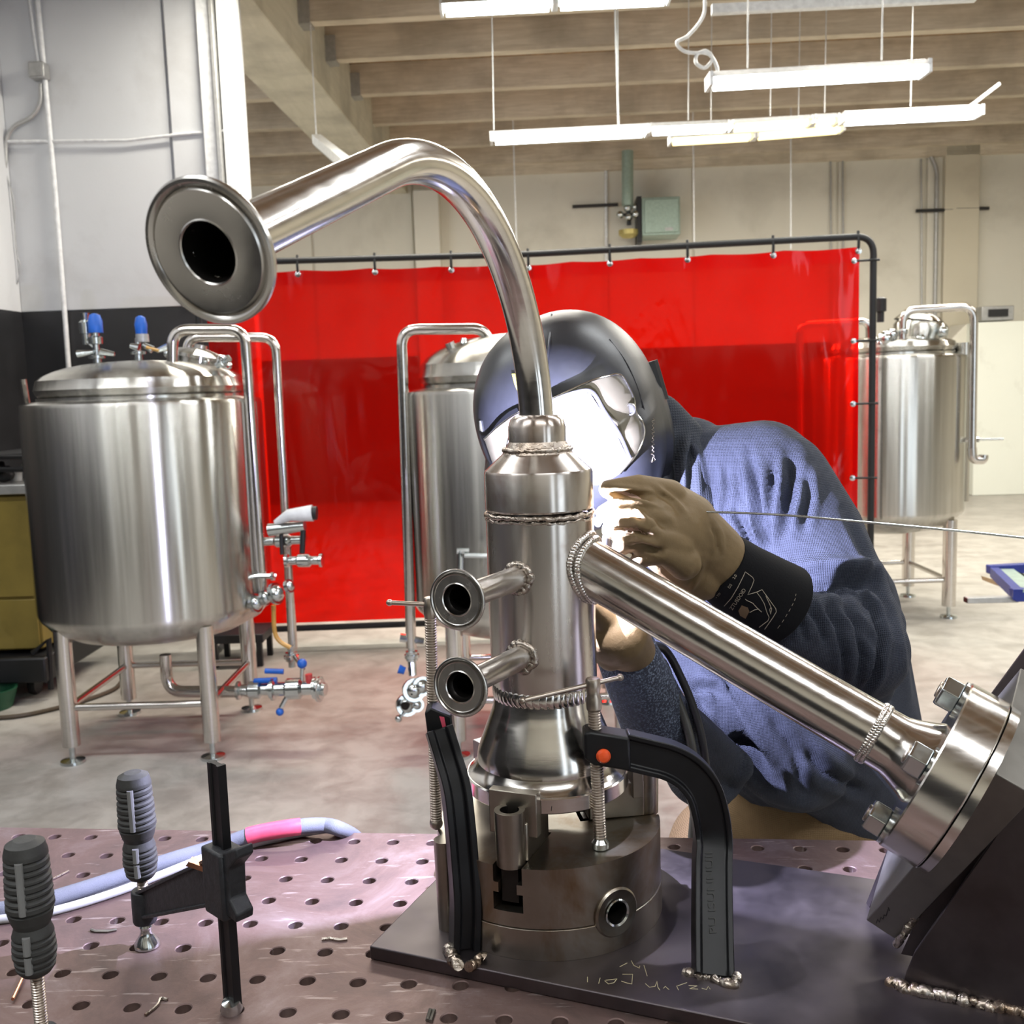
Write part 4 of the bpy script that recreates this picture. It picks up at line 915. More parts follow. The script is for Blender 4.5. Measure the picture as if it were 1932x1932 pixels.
link('backing_tube', MB().tube([V((*onz(848, 1748, BZ).xy, BZ)) + V((0, .0, 0)), V((*onz(848, 1748, BZ).xy, 1.02)) + V((-.002, 0, 0))], .012, 20), CHUCK, c2)
m = bead([onz(x, y, BZ + .002) for x, y in ((846, 1790), (856, 1812), (866, 1822))], .0055, .005, .7); q = bead([onz(x, y, BZ + .002) for x, y in ((886, 1825), (898, 1815), (912, 1806))], .0055, .005, .7); m.add(q.v, q.f)
link('weld_bead', m, BEAD, c2)

# ================================================================== BAR CLAMPS ON THE TABLE
def bar_clamp(label, bar_b, bar_t, bw, pad, hb, ht, hr, arm_z, slz, full=True):
    t = thing('bar_clamp', label, 'clamp', bar_b, 'bar clamps on the table')
    d = (bar_t - bar_b); L = d.length; ax = d.normalized(); side = (bar_b - pad); side.z = 0; side.normalize()
    nn = ax.cross(side).normalized()
    sec = [(-bw / 2, -.0045), (-bw / 2 + .004, -.0045), (-bw / 2 + .005, -.0028), (bw / 2 - .005, -.0028), (bw / 2 - .004, -.0045), (bw / 2, -.0045), (bw / 2, .0045), (bw / 2 - .004, .0045), (bw / 2 - .005, .0028), (-bw / 2 + .005, .0028), (-bw / 2 + .004, .0045), (-bw / 2, .0045)]
    link('bar', MB().sweep([bar_b + RZ * .003, bar_t], sec, nn), BLACKP, t, sharp=20)
    link('bar_end', MB().lathe([(.0105, 0), (.0115, .004), (.009, .012), (.002, .014)], bar_b + V((0, -.004, 0)), V((0, -.2, 1)), 18), ZINC, t)
    # handle profile
    hx = (ht - hb).normalized(); H = (ht - hb).length
    pr = [(.001, 0), (hr * .62, .0), (hr * .80, .04), (hr * .92, .16), (hr * .86, .30), (hr * .74, .36), (hr * .84, .40), (hr * 1.0, .50), (hr * .96, .70), (hr * .90, .90), (hr * .80, .965), (hr * .45, .995), (.001, 1.0)]
    pr2 = []
    for (a, b) in zip(pr, pr[1:]):
        for k in range(14):
            u = k / 14; r = a[0] + (b[0] - a[0]) * u; h = a[1] + (b[1] - a[1]) * u
            if (.06 < h < .32) or (.46 < h < .90): r *= 1 - .10 * (1 if math.sin(h * 2 * math.pi * 19) > .35 else 0)
            pr2.append((r, h * H))
    pr2.append((.001, H))
    hd = link('handle', MB().lathe(pr2, hb, hx, 32), RUBBER, t, sharp=40)
    for (h0_, h1_, r_) in ((.50, .88, hr * .97), (.20, .33, hr * .90), (.06, .18, hr * .88)):
        q = [hb + hx * H * h0_, hb + hx * H * h1_]; off = V((.12, -1, 0)).normalized() * r_ * .93
        lab(link('grip_insert', MB().tube([q[0] + off, q[1] + off], hr * .17, 10), GRIP2, hd), 'light grey grip insert')
    link('clamp_screw', thread(pad + RZ * .008, hb + RZ * .01, .0060, .0026), SCREW, t)
    link('swivel_pad', MB().lathe([(.0125, -.001), (.0145, .001), (.0140, .005), (.0085, .013), (.0060, .020), (.0070, .024), (.0050, .028)], pad, RZ, 24), ZINC, t)
    A_ = V((pad.x, pad.y, arm_z)); B_ = bar_b + ax * ((slz - bar_b.z) / ax.z)
    dn = (B_ - A_); ln = dn.length; dn.normalize(); n2 = dn.cross(RZ).normalized()
    link('screw_collar', MB().lathe([(.0125, -.022), (.0135, -.018), (.0135, .014), (.0125, .017), (.007, .017)], A_, RZ, 24), CASTBLK, t, bevel=.001)
    b0, b1 = A_ + dn * .006, B_ - dn * .008
    m = MB()
    for (u0, z0, v0) in ((.5, .5, 1),): pass
    up = n2.cross(dn)
    if up.z < 0: up = -up
    m = MB(); w0, w1 = .015, .024
    def fr(P, w, t0): return [P + up * w + n2 * t0, P + up * w - n2 * t0, P - up * w - n2 * t0, P - up * w + n2 * t0]
    F = fr(b0, w0, .0055) + fr(b1, w1, .0065)
    m.add(F, [(0, 3, 2, 1), (4, 5, 6, 7), (0, 1, 5, 4), (1, 2, 6, 5), (2, 3, 7, 6), (3, 0, 4, 7)])
    link('arm_web', m, CASTBLK, t)
    for sgn in (1, -1):
        p0, p1 = b0 + up * w0 * sgn * .9, b1 + up * w1 * sgn * .9; d_ = (p1 - p0).normalized()
        link('arm_rib', MB().box((p0 + p1) / 2, ((p1 - p0).length, .019, .004), ax=(d_, n2, d_.cross(n2))), CASTBLK, t, bevel=.001)
    c = B_
    link('slider', MB().box(c + RZ * -.002, (bw + .017, .028, .070), ax=(side, nn, ax)), CASTBLK, t, bevel=.003)
    link('thumb_grip', MB().prism([c + side * (bw / 2 + .006) + ax * .034 + nn * .010, c + side * (bw / 2 + .032) + ax * .046 + nn * .010, c + side * (bw / 2 + .033) + ax * .036 + nn * .010, c + side * (bw / 2 + .016) + ax * .020 + nn * .010, c + side * (bw / 2 + .014) - ax * .012 + nn * .010, c + side * (bw / 2 + .026) - ax * .024 + nn * .010, c + side * (bw / 2 + .024) - ax * .033 + nn * .010, c + side * (bw / 2 + .004) - ax * .030 + nn * .010], nn * -.020), CASTBLK, t, bevel=.002)
    return t
b_ = onz(440, 1903, TZ); bt_ = at(408, 1440, b_.y); pd = onz(278, 1785, TZ)
zh = zat(258, 1655, pd.y); zt_ = zat(243, 1456, pd.y)
bar_clamp('black bar clamp standing on table with ribbed grey-black handle, in full view', b_, V((b_.x, b_.y, bt_.z)), .0205, pd, V((pd.x, pd.y, zh)), V((pd.x - .001, pd.y, zt_)), .0208, zat(265, 1705, pd.y), zat(426, 1655, b_.y))
p2 = V((-.445, .875, TZ))
bar_clamp('black bar clamp cut off by left edge, only its ribbed handle showing', p2 + V((-.13, -.06, 0)), p2 + V((-.13, -.06, .27)), .0205, p2, V((p2.x, p2.y, zat(0, 1835, p2.y))), V((p2.x, p2.y, zat(0, 1583, p2.y))), .0208, TZ + .035, TZ + .07)
sp_ = at(352, 1636, 1.0)
small('brass_shim', MB().prism([at(350, 1634, .99), at(356, 1626, .99), at(394, 1640, .985), at(392, 1648, .985)], V((0, .012, 0))), COPPER, 'small brass-coloured lever tab sticking out left of clamp slider', 'lever')
# ================================================================== HOSES
def hose(L, r, mat, dz=0): return spline([onz(x, y, TZ + r + dz_) for x, y, dz_ in L], 10)
hp = hose([(-60, 1725, 0), (40, 1712, 0), (120, 1690, 0), (220, 1658, 0), (320, 1624, .0), (420, 1594, .0), (480, 1574, .01), (560, 1560, .015), (610, 1557, .008), (645, 1566, 0), (680, 1590, -.06), (700, 1640, -.16)], .0105, HOSEM)
ho = thing('torch_hose', 'thick grey cloth-covered torch hose crossing the table behind bar clamp', 'hose', hp[30])
link('hose_sleeve', MB().tube(hp, .0105, 20), HOSEM, ho)
k0 = [i for i, p in enumerate(hp) if proj(p)[0] > 466][0]; k1 = [i for i, p in enumerate(hp) if proj(p)[0] > 572][0]
lab(link('tape_wrap', MB().tube(hp[k0:k1], .0118, 20), PINK, ho), 'pink tape wrap')
hw_ = hose([(-60, 1740, 0), (40, 1730, 0), (120, 1714, 0), (220, 1683, 0), (300, 1652, 0), (345, 1634, 0), (400, 1612, 0), (470, 1594, 0), (560, 1574, 0), (640, 1565, 0), (690, 1590, -.08)], .005, WHITEC)
small('white_cable', MB().tube(hw_, .0055, 14), WHITEC, 'thin white cable running beside the thick grey hose', 'cable')
hb_ = hose([(-60, 1730, 0), (40, 1722, 0), (120, 1704, 0), (220, 1674, 0), (300, 1646, 0), (370, 1622, 0)], .003, BLACKM)
small('black_cable', MB().tube(hb_, .0028, 10), BLACKM, 'very thin black cable between grey hose and white cable', 'cable')
# ================================================================== PERSON
def caps(m, p0, p1, r0, r1, seg=20, flat=None, k=1.0):
    """tapered capsule; optional squash by k along unit vector flat"""
    p0, p1 = V(p0), V(p1); ax = p1 - p0; L = ax.length; pr = []
    for i in range(7): t = math.pi / 2 * (1 - i / 6); pr.append((max(1e-6, r0 * math.cos(t)), -r0 * math.sin(t)))
    for i in range(1, 6): pr.append((r0 + (r1 - r0) * i / 6, L * i / 6))
    for i in range(7): t = math.pi / 2 * i / 6; pr.append((max(1e-6, r1 * math.cos(t)), L + r1 * math.sin(t)))
    a = len(m.v); m.lathe(pr, p0, ax, seg, False)
    if flat is not None:
        f = V(flat).normalized()
        for i in range(a, len(m.v)):
            q = m.v[i]; t = max(0, min(1, (q - p0).dot(ax) / (L * L))); c = p0 + ax * t; d = (q - c).dot(f); m.v[i] = q + f * d * (k - 1)
    return m
def ell(m, c, rx, ry, rz, R=None, seg=24):
    a = len(m.v); m.sphere((0, 0, 0), 1, seg)
    for i in range(a, len(m.v)):
        q = m.v[i]; q = V((q.x * rx, q.y * ry, q.z * rz)); m.v[i] = V(c) + (R @ q if R else q)
    return m
def blob(name, m, mat, parent, voxel, smooth=6, post=None):
    off = ORG[parent.name]; me = bpy.data.meshes.new(name); me.from_pydata([p - off for p in m.v], [], m.f)
    bm = bmesh.new(); bm.from_mesh(me); bmesh.ops.remove_doubles(bm, verts=bm.verts, dist=1e-5); bmesh.ops.recalc_face_normals(bm, faces=bm.faces); bm.to_mesh(me); bm.free()
    o = bpy.data.objects.new(name, me); COL.objects.link(o)
    r = o.modifiers.new('r', 'REMESH'); r.mode = 'VOXEL'; r.voxel_size = voxel
    s_ = o.modifiers.new('s', 'SMOOTH'); s_.factor = .5; s_.iterations = smooth
    dg = bpy.context.evaluated_depsgraph_get(); m2 = bpy.data.meshes.new_from_object(o.evaluated_get(dg)); m2.name = name
    o.modifiers.clear(); o.data = m2; bpy.data.meshes.remove(me)
    if post:
        n = len(m2.vertices); co = np.empty(n * 3, 'f'); m2.vertices.foreach_get('co', co); co = co.reshape(-1, 3) + np.array(off)
        no = np.array([v.normal[:] for v in m2.vertices]); co = post(co, no) - np.array(off); m2.vertices.foreach_set('co', co.astype('f').ravel()); m2.update()
    m2.materials.clear(); m2.materials.append(mat); m2.polygons.foreach_set('use_smooth', [True] * len(m2.polygons))
    o.parent = parent; ORG[o.name] = off; return o
nCF, nCR, nCU, nE = (np.array(v) for v in (CF, CR, CU, EYE))
def nproj(co):
    q = co - nE; k = q @ nCF; return 966 + FPX * (q @ nCR) / k, 966 - FPX * (q @ nCU) / k
def creases(folds, face=True):
    """folds: (pixel polyline, width_m, depth_m) pressed into / raised from the cloth that faces the viewer side"""
    def f(co, no):
        x, y = nproj(co); vd = co - nE; dist = np.linalg.norm(vd, axis=1); vd = vd / dist[:, None]
        facing = np.clip(-(vd * no).sum(1) * 2.2, 0, 1); folds_k = 1.3; out = co.copy(); disp = np.zeros(len(co))
        for L, wd, dp in folds:
            best = np.full(len(co), 1e9); along = np.zeros(len(co)); tot = 0
            for a, b in zip(L, L[1:]):
                ab = np.array([b[0] - a[0], b[1] - a[1]], float); l = np.hypot(*ab); t = np.clip(((x - a[0]) * ab[0] + (y - a[1]) * ab[1]) / (l * l), 0, 1)
                d = np.hypot(x - (a[0] + ab[0] * t), y - (a[1] + ab[1] * t)); k = d < best; best = np.where(k, d, best); along = np.where(k, tot + t * l, along); tot += l
            dm = best * dist / FPX; e = np.clip(np.minimum(along, tot - along) / (tot * .25 + 1e-6), 0.15, 1)
            disp += folds_k * dp * e * (-np.exp(-(dm / wd) ** 2) + .55 * np.exp(-((dm - 1.9 * wd) / (wd * 1.1)) ** 2))
        return out + no * (disp * facing)[:, None]
    return f
PL = at(1480, 1560, 1.66); PL.z = 0
pe = thing('person', 'person in dark welding helmet, blue-grey shirt and tan gloves leaning over the table while welding', 'person', PL)
# joints
HEAD = at(1075, 790, 1.50); NECK = at(1290, 900, 1.62); SHL = at(1462, 915, 1.58); ELB = at(1618, 1228, 1.37); WRL = at(1395, 1085, 1.258)
SHR = at(1270, 960, 1.78); WRR = at(1182, 1200, 1.275); ELR = at(1330, 1445, 1.50)
CH = at(1430, 1100, 1.72); BE = at(1500, 1360, 1.70); HIPL = at(1600, 1640, 1.74); HIPR = at(1380, 1640, 1.84)
HC = at(1262, 1000, 1.218)    # left palm centre
KNL, KNR = V((HIPL.x + .02, HIPL.y - .05, .48)), V((HIPR.x - .03, HIPR.y + .02, .48)); FTL, FTR = V((KNL.x + .02, KNL.y + .12, .09)), V((KNR.x - .02, KNR.y + .16, .09))
def hand(m, wrist, palm, fingers, pr, k):
    caps(m, wrist, palm, pr * .70, pr * .92, flat=(palm - wrist).cross(V((0, 1, 0))).cross(palm - wrist), k=1)
    for L, rs in fingers:
        for (a, b), (r0, r1) in zip(zip(L, L[1:]), zip(rs, rs[1:])): caps(m, a, b, r0 * k, r1 * k, 14)
    return m
LF = [([at(1290, 985, 1.233), at(1262, 936, 1.213), at(1205, 921, 1.198), at(1148, 923, 1.190)], [.024, .0205, .0165, .0115]),   # thumb
      ([at(1262, 975, 1.203), at(1215, 957, 1.183), at(1168, 958, 1.190), at(1140, 968, 1.203)], [.022, .0155, .0135, .0105]),    # index
      ([at(1265, 1000, 1.193), at(1222, 983, 1.170), at(1175, 986, 1.178), at(1152, 1000, 1.200)], [.022, .0155, .0135, .011]),   # middle
      ([at(1275, 1030, 1.188), at(1236, 1012, 1.166), at(1190, 1017, 1.173), at(1170, 1034, 1.196)], [.022, .0150, .0130, .0105]),# ring
      ([at(1290, 1062, 1.188), at(1254, 1044, 1.170), at(1218, 1050, 1.176), at(1196, 1066, 1.194)], [.021, .0135, .0120, .0095])]# little
RF = [([at(1170, 1190, 1.265), at(1140, 1168, 1.235), at(1112, 1140, 1.215)], [.022, .017, .012]),
      ([at(1165, 1180, 1.255), at(1148, 1150, 1.262), at(1118, 1120, 1.258)], [.020, .0145, .011]),
      ([at(1160, 1200, 1.250), at(1132, 1178, 1.262), at(1100, 1150, 1.262)], [.020, .0145, .011]),
      ([at(1155, 1220, 1.250), at(1120, 1200, 1.262), at(1090, 1175, 1.262)], [.020, .0145, .011]),
      ([at(1152, 1240, 1.250), at(1122, 1222, 1.262), at(1096, 1200, 1.262)], [.018, .013, .0105])]
# the body: one continuous surface under the clothes
m = MB()
ell(m, HEAD + V((.03, .05, 0)), .075, .095, .11); caps(m, HEAD + V((.05, .06, -.05)), NECK + V((0, .05, 0)), .055, .06)
caps(m, HEAD + V((.015, -.045, -.01)), HEAD + V((.012, -.052, -.035)), .010, .013)                                  # nose
for sx_ in (-1, 1):
    ell(m, HEAD + V((.03 + sx_ * .075, .06, 0)), .012, .022, .032); ell(m, HEAD + V((.028 + sx_ * .032, -.032, .012)), .014, .012, .010)
ell(m, HEAD + V((.02, -.035, -.065)), .028, .014, .010)
caps(m, NECK + V((0, .05, 0)), CH, .09, .13); caps(m, CH, BE, .12, .11); caps(m, BE, (HIPL + HIPR) / 2, .095, .085)
caps(m, NECK + V((.02, .03, -.02)), SHL, .06, .06); caps(m, SHL, ELB, .048, .036); caps(m, ELB, at(1470, 1172, 1.31), .036, .030); caps(m, at(1470, 1172, 1.31), WRL, .030, .027)
caps(m, NECK, SHR, .06, .06); caps(m, SHR, ELR, .048, .036); caps(m, ELR, WRR, .034, .021)
hand(m, WRL, HC, LF, .030, .62); hand(m, WRR, at(1165, 1200, 1.255), RF, .022, .55)
for a, b, c in ((HIPL, KNL, FTL), (HIPR, KNR, FTR)): caps(m, a, b, .075, .05); caps(m, b, c, .05, .038); caps(m, c, c + V((0, -.16, -.03)), .04, .03)
lab(blob('body', m, SKIN, pe, .0062, 3), 'covered body of the person')
# shirt
m = MB()
VW = (CF * 1).normalized()
caps(m, NECK + V((.01, .03, .01)), CH, .085, .165, 28); caps(m, CH, BE, .165, .160, 28); caps(m, BE, at(1578, 1452, 1.72), .160, .138, 28)
caps(m, at(1560, 1150, 1.80), at(1605, 1430, 1.76), .125, .130, 28)                     # back of the torso at right
caps(m, at(1410, 1320, 1.60), at(1500, 1420, 1.60), .108, .095, 24)
caps(m, at(1300, 890, 1.62), at(1440, 888, 1.60), .068, .080)                            # yoke
caps(m, SHL, at(1520, 1020, 1.52), .086, .088); caps(m, at(1520, 1020, 1.52), ELB, .088, .070)   # upper arm
caps(m, at(1400, 960, 1.58), at(1440, 1080, 1.52), .075, .06)
caps(m, ELB, at(1480, 1178, 1.305), .068, .050); caps(m, at(1480, 1178, 1.305), at(1432, 1128, 1.283), .050, .036)
caps(m, at(1645, 1180, 1.40), at(1632, 1285, 1.39), .046, .042)
caps(m, NECK, SHR, .08, .085); caps(m, SHR, ELR, .082, .064); caps(m, ELR, at(1262, 1370, 1.38), .060, .046)
folds = [([(1414, 849), (1436, 970), (1447, 1051)], .0065, .013), ([(1461, 861), (1459, 917), (1455, 967), (1447, 1040)], .006, .011),
         ([(1489, 850), (1497, 899), (1482, 964), (1467, 1020)], .010, .014), ([(1383, 955), (1411, 1010), (1432, 1050)], .006, .010),
         ([(1520, 870), (1522, 948), (1512, 1010)], .007, .008), ([(1370, 870), (1372, 930), (1362, 990)], .005, .005), ([(1440, 1060), (1490, 1090), (1560, 1080), (1640, 1090)], .008, .007),
         ([(1505, 1108), (1560, 1104), (1640, 1098), (1668, 1120)], .011, .020),
         ([(1605, 1120), (1644, 1150), (1662, 1205), (1650, 1275), (1622, 1318)], .005, .008), ([(1575, 1132), (1614, 1180), (1628, 1240), (1616, 1300)], .0045, .007),
         ([(1545, 1135), (1580, 1180), (1594, 1240), (1590, 1290)], .0045, .0065), ([(1515, 1138), (1545, 1175), (1558, 1220)], .004, .005), ([(1490, 1150), (1512, 1180), (1522, 1215)], .004, .004),
         ([(1560, 1110), (1600, 1150), (1645, 1220)], .004, .004),
         ([(1300, 830), (1290, 880), (1310, 940)], .006, .008), ([(1265, 815), (1300, 870), (1318, 950), (1330, 1000)], .007, .010), ([(1700, 1130), (1720, 1230), (1730, 1340)], .006, .005), ([(1590, 960), (1650, 1080), (1690, 1200)], .006, .005),
         ([(1290, 1260), (1330, 1330), (1400, 1400), (1470, 1470)], .012, .014), ([(1330, 1285), (1400, 1390), (1470, 1500)], .010, .010), ([(1350, 1470), (1450, 1530), (1560, 1560)], .014, .014), ([(1500, 1400), (1560, 1460), (1640, 1500)], .010, .010), ([(1300, 1290), (1345, 1300), (1360, 1320)], .006, .010), ([(1440, 1330), (1500, 1420), (1520, 1500)], .008, .006)]
shirt = blob('shirt', m, SHIRT, pe, .0045, 9, creases(folds))
# trousers and boots
m = MB(); hip = (HIPL + HIPR) / 2
caps(m, at(1520, 1540, 1.74), hip, .150, .155, 24); caps(m, at(1370, 1610, 1.74), hip, .105, .12, 24)
for a, b, c in ((HIPL, KNL, FTL), (HIPR, KNR, FTR)): caps(m, a, b, .105, .078); caps(m, b, c + RZ * .03, .078, .066)
blob('trousers', m, PANTS, pe, .009, 6)
for c in (FTL, FTR): m = MB(); caps(m, c + V((0, .03, -.03)), c + V((0, -.19, -.045)), .058, .044); caps(m, c, c + RZ * .06, .05, .055); blob('boot', m, BLACKM, pe, .008, 4)
# hood / collar cloth
m = MB(); caps(m, at(1250, 850, 1.60), at(1300, 985, 1.56), .062, .052); caps(m, at(1235, 800, 1.60), at(1285, 860, 1.62), .05, .055)
lab(blob('hood', m, HOODM, pe, .005, 6, creases([([(1290, 810), (1270, 860), (1275, 940)], .007, .010), ([(1310, 815), (1300, 880), (1305, 960)], .006, .008)])), 'dark grey cloth collar')
# gloves
m = MB(); hand(m, at(1352, 1058, 1.256), HC, LF, .050, 1.0)
caps(m, at(1345, 1048, 1.252), at(1280, 990, 1.228), .0415, .044, 24); caps(m, at(1320, 1080, 1.252), at(1262, 1030, 1.222), .036, .036); caps(m, at(1305, 978, 1.250), at(1262, 948, 1.225), .030, .026)
gfold = [([(1140, 930), (1190, 933), (1222, 938), (1243, 950)], .0035, .006), ([(1150, 972), (1195, 970), (1222, 985)], .003, .005), ([(1150, 1003), (1200, 1000), (1236, 1014)], .003, .005), ([(1185, 1032), (1215, 1030), (1250, 1042)], .003, .004), ([(1235, 915), (1275, 945), (1300, 975)], .003, -.0025), ([(1330, 1050), (1318, 1090), (1300, 1120)], .003, -.002), ([(1342, 990), (1352, 1010), (1356, 1050)], .003, .003), ([(1210, 960), (1238, 975), (1260, 1000)], .005, .004)]
glL = lab(blob('glove', m, GLOVE, pe, .0026, 4, creases(gfold)), 'tan leather glove on the hand feeding the rod')
m = MB(); hand(m, at(1192, 1228, 1.285), at(1165, 1200, 1.255), RF, .044, 1.0)
lab(blob('glove', m, GLOVE, pe, .0028, 5), 'tan leather glove holding the torch behind the tube')
# cuffs
ax = (at(1480, 1172, 1.312) - WRL); axn = ax.normalized()
W0 = at(1352, 1062, 1.258); W1 = at(1466, 1143, 1.296); ca = (W1 - W0).normalized(); Lc = (W1 - W0).length
cuffL = lab(link('glove_cuff', MB().lathe([(.0400, 0), (.0440, .003), (.0475, Lc * .35), (.0545, Lc * .75), (.0590, Lc * .98), (.0570, Lc), (.0545, Lc * .97), (.0440, Lc * .4), (.036, .01)], W0, ca, 64, False), CUFFM, pe), 'black gauntlet cuff with beige logo')
Wa, Wb = at(1178, 1222, 1.29), at(1252, 1392, 1.40); cb = (Wb - Wa).normalized(); Lb = (Wb - Wa).length
cuffR = lab(link('glove_cuff', MB().lathe([(.034, 0), (.040, .01), (.045, Lb * .4), (.050, Lb * .8), (.054, Lb), (.0515, Lb + .002), (.046, Lb * .8), (.036, .02)], Wa, cb, 48, False), SUEDE, pe), 'speckled blue-grey suede gauntlet cuff')
# ---- welding helmet
yaw, roll, pit = math.radians(-16), math.radians(17), math.radians(16)
HR = Matrix.Rotation(yaw, 3, 'Z') @ Matrix.Rotation(pit, 3, 'X') @ Matrix.Rotation(-roll, 3, 'Y')
HX, HY, HZ = HR @ V((1, 0, 0)), HR @ V((0, 1, 0)), HR @ V((0, 0, 1))
HCn = at(1078, 790, 1.53)
m = MB(); nu, nv = 72, 48; vs = []
for j in range(nv + 1):
    for i in range(nu):
        th_ = 2 * math.pi * i / nu; ph = math.pi * (j / nv - .5)
        cx_, cy_, cz_ = math.cos(ph) * math.sin(th_), -math.cos(ph) * math.cos(th_), math.sin(ph)
        k = 3.0 if cz_ < 0 else 2.25
        r = 1 / ((abs(cx_) ** k + abs(cy_) ** k + abs(cz_) ** k) ** (1 / k))
        x, y, z = cx_ * r * .134, cy_ * r * (.155 if cy_ < 0 else .150), cz_ * r * (.158 if cz_ > 0 else .165)
        if cz_ < 0 and cy_ < 0: y *= 1 - .22 * (-cz_) ** 1.5; x *= 1 - .25 * (-cz_) ** 2
        y -= .010 * math.exp(-((x) / .012) ** 2) * max(0, cz_) * (cy_ < .3) * .6
        vs.append(HCn + HR @ V((x, y, z)))
fs = [(j * nu + i, j * nu + (i + 1) % nu, (j + 1) * nu + (i + 1) % nu, (j + 1) * nu + i) for j in range(nv) for i in range(nu)]
m.add(vs, fs)
hm = link('welding_helmet', m, HELM, pe, sharp=50)
hb = bvh(hm)
def patch(poly, tree, off, th, step=14, maxd=3.0):
    """thin solid following the surface seen behind a pixel outline"""
    n = len(poly); pts = [V(p) for p in poly]; dens = []
    for a, b in zip(pts, pts[1:] + pts[:1]):
        k = max(1, int((b - a).length / step)); dens += [a.lerp(b, i / k) for i in range(k)]
    nb = len(dens); x0, x1 = min(p.x for p in dens), max(p.x for p in dens); y0, y1 = min(p.y for p in dens), max(p.y for p in dens)
    def inside(x, y):
        c = False
        for i in range(nb):
            a, b = dens[i], dens[i - 1]
            if (a.y > y) != (b.y > y) and x < (b.x - a.x) * (y - a.y) / (b.y - a.y) + a.x: c = not c
        return c
    X = x0 + step * .7
    while X < x1:
        Y = y0 + step * .7
        while Y < y1:
            if inside(X, Y) and min((V((X, Y)) - p).length for p in dens) > step * .45: dens.append(V((X, Y)))
            Y += step
        X += step
    v, e, f, *_ = delaunay_2d_cdt(dens, [(i, (i + 1) % nb) for i in range(nb)], [], 1, 1e-4)
    A, B = [], []
    for p in v:
        d = ray(p.x, p.y).normalized(); hit, no, ii, dist = tree.ray_cast(EYE, d)
        if hit is None or dist > maxd:
            hit, no, ii, dist = tree.find_nearest(EYE + d * 1.40)
            q = EYE + d * ((hit - EYE).dot(d)); hit = q
        A.append(hit - d * off); B.append(hit - d * (off - th))
    k = len(A); cnt = {}
    for t_ in f:
        for a, b in zip(t_, t_[1:] + t_[:1]): cnt[(a, b)] = 1
    side = [(a, b, b + k, a + k) for (a, b) in cnt if (b, a) not in cnt]
    return MB().add(A + B, [tuple(t_) for t_ in f] + [tuple(i + k for i in t_[::-1]) for t_ in f] + side), A
def z6(L): return [(800 + x / 3.864, 560 + y / 3.864) for x, y in L]
cov = z6([(440, 1040), (560, 930), (700, 840), (940, 740), (1200, 620), (1340, 578), (1420, 565), (1470, 610), (1530, 740), (1545, 840), (1600, 930), (1600, 1030), (1540, 1160), (1430, 1290), (1300, 1370), (1000, 1380), (700, 1330), (500, 1215)])
mm, Av = patch(cov, hb, .010, .0016)
link('cover_plate', mm, COVER, hm, sharp=60)
ring = z6([(440, 1040), (560, 930), (700, 840), (940, 740), (1200, 620), (1340, 578), (1420, 565), (1470, 610), (1530, 740), (1545, 840), (1600, 930), (1600, 1030), (1540, 1160), (1430, 1290)])
def onhelm(p, off, tree=None):
    d = ray(*p).normalized(); hit, no, ii, dist = (tree or hb).ray_cast(EYE, d)
    if hit is None: hit = tree.find_nearest(EYE + d * 1.4)[0] if tree else hb.find_nearest(EYE + d * 1.4)[0]
    return hit - d * off
link('cover_rim', MB().tube(spline([onhelm(p, .0105) for p in ring], 5), .0014, 8), RIM, hm)
lens = z6([(940, 770), (1130, 700), (1210, 705), (1290, 830), (1400, 1000), (1480, 1170), (1430, 1220), (1250, 1270), (1000, 1290), (700, 1250), (600, 1100), (640, 950)])
mm, _ = patch(lens, hb, .0135, .003); link('lens', mm, LENS, hm, sharp=60)
lr = z6([(700, 880), (940, 755), (1130, 690), (1230, 700), (1310, 830), (1420, 1000), (1500, 1180)])
link('lens_frame', MB().tube(spline([onhelm(p, .012) for p in lr], 5), .0030, 8), plain('grey_lens_frame', (.10, .10, .12), .3), hm)
pv = onhelm((800 + 1505 / 3.864, 560 + 820 / 3.864), .011)
dn_ = (EYE - pv).normalized(); link('pivot_hole', MB().lathe([(.0062, 0), (.0085, .0005), (.0085, .0022), (.0062, .0024)], pv, (dn_ + V((-.5, 0, 0))).normalized(), 24, False), RIM, hm)
link('pivot_bore', MB().lathe([(.0062, .0004), (.001, .0003)], pv, (dn_ + V((-.5, 0, 0))).normalized(), 20), BLACKM, hm)
mm, _ = patch(z6([(640, 560), (672, 560), (688, 700), (660, 640)]), hb, .002, .002, 5); lab(link('sticker', mm, plain('yellow_sticker', (.75, .72, .08), .4), hm), 'yellow sticker strip')
mm, _ = patch(z6([(400, 905), (415, 905), (428, 985), (405, 975)]), hb, .003, .003, 5); link('side_clip', mm, WHITEP, hm)
kp = at(1236, 718, 1.545); link('head_knob', MB().tube([kp - V((.008, 0, -.028)), kp + V((.008, 0, -.030))], [.013, .013], 10).tube([kp + V((-.03, .0, 0)), kp], .010, 8), BLACKM, hm)
link('ridge', MB().tube(spline([onhelm(z6([q])[0], .001) for q in ((930, 130), (915, 300), (900, 480), (905, 640))], 5), .0016, 8), HELM, hm)
link('side_seam', MB().tube(spline([onhelm(p, .0006) for p in ((1150, 640), (1185, 690), (1212, 760), (1228, 840))], 5), .0010, 6), HELM, hm)
# bib of the helmet behind the glove
m = MB(); caps(m, at(1215, 800, 1.56), at(1238, 905, 1.55), .030, .030); blob('helmet_bib', m, HELM, pe, .004, 6)
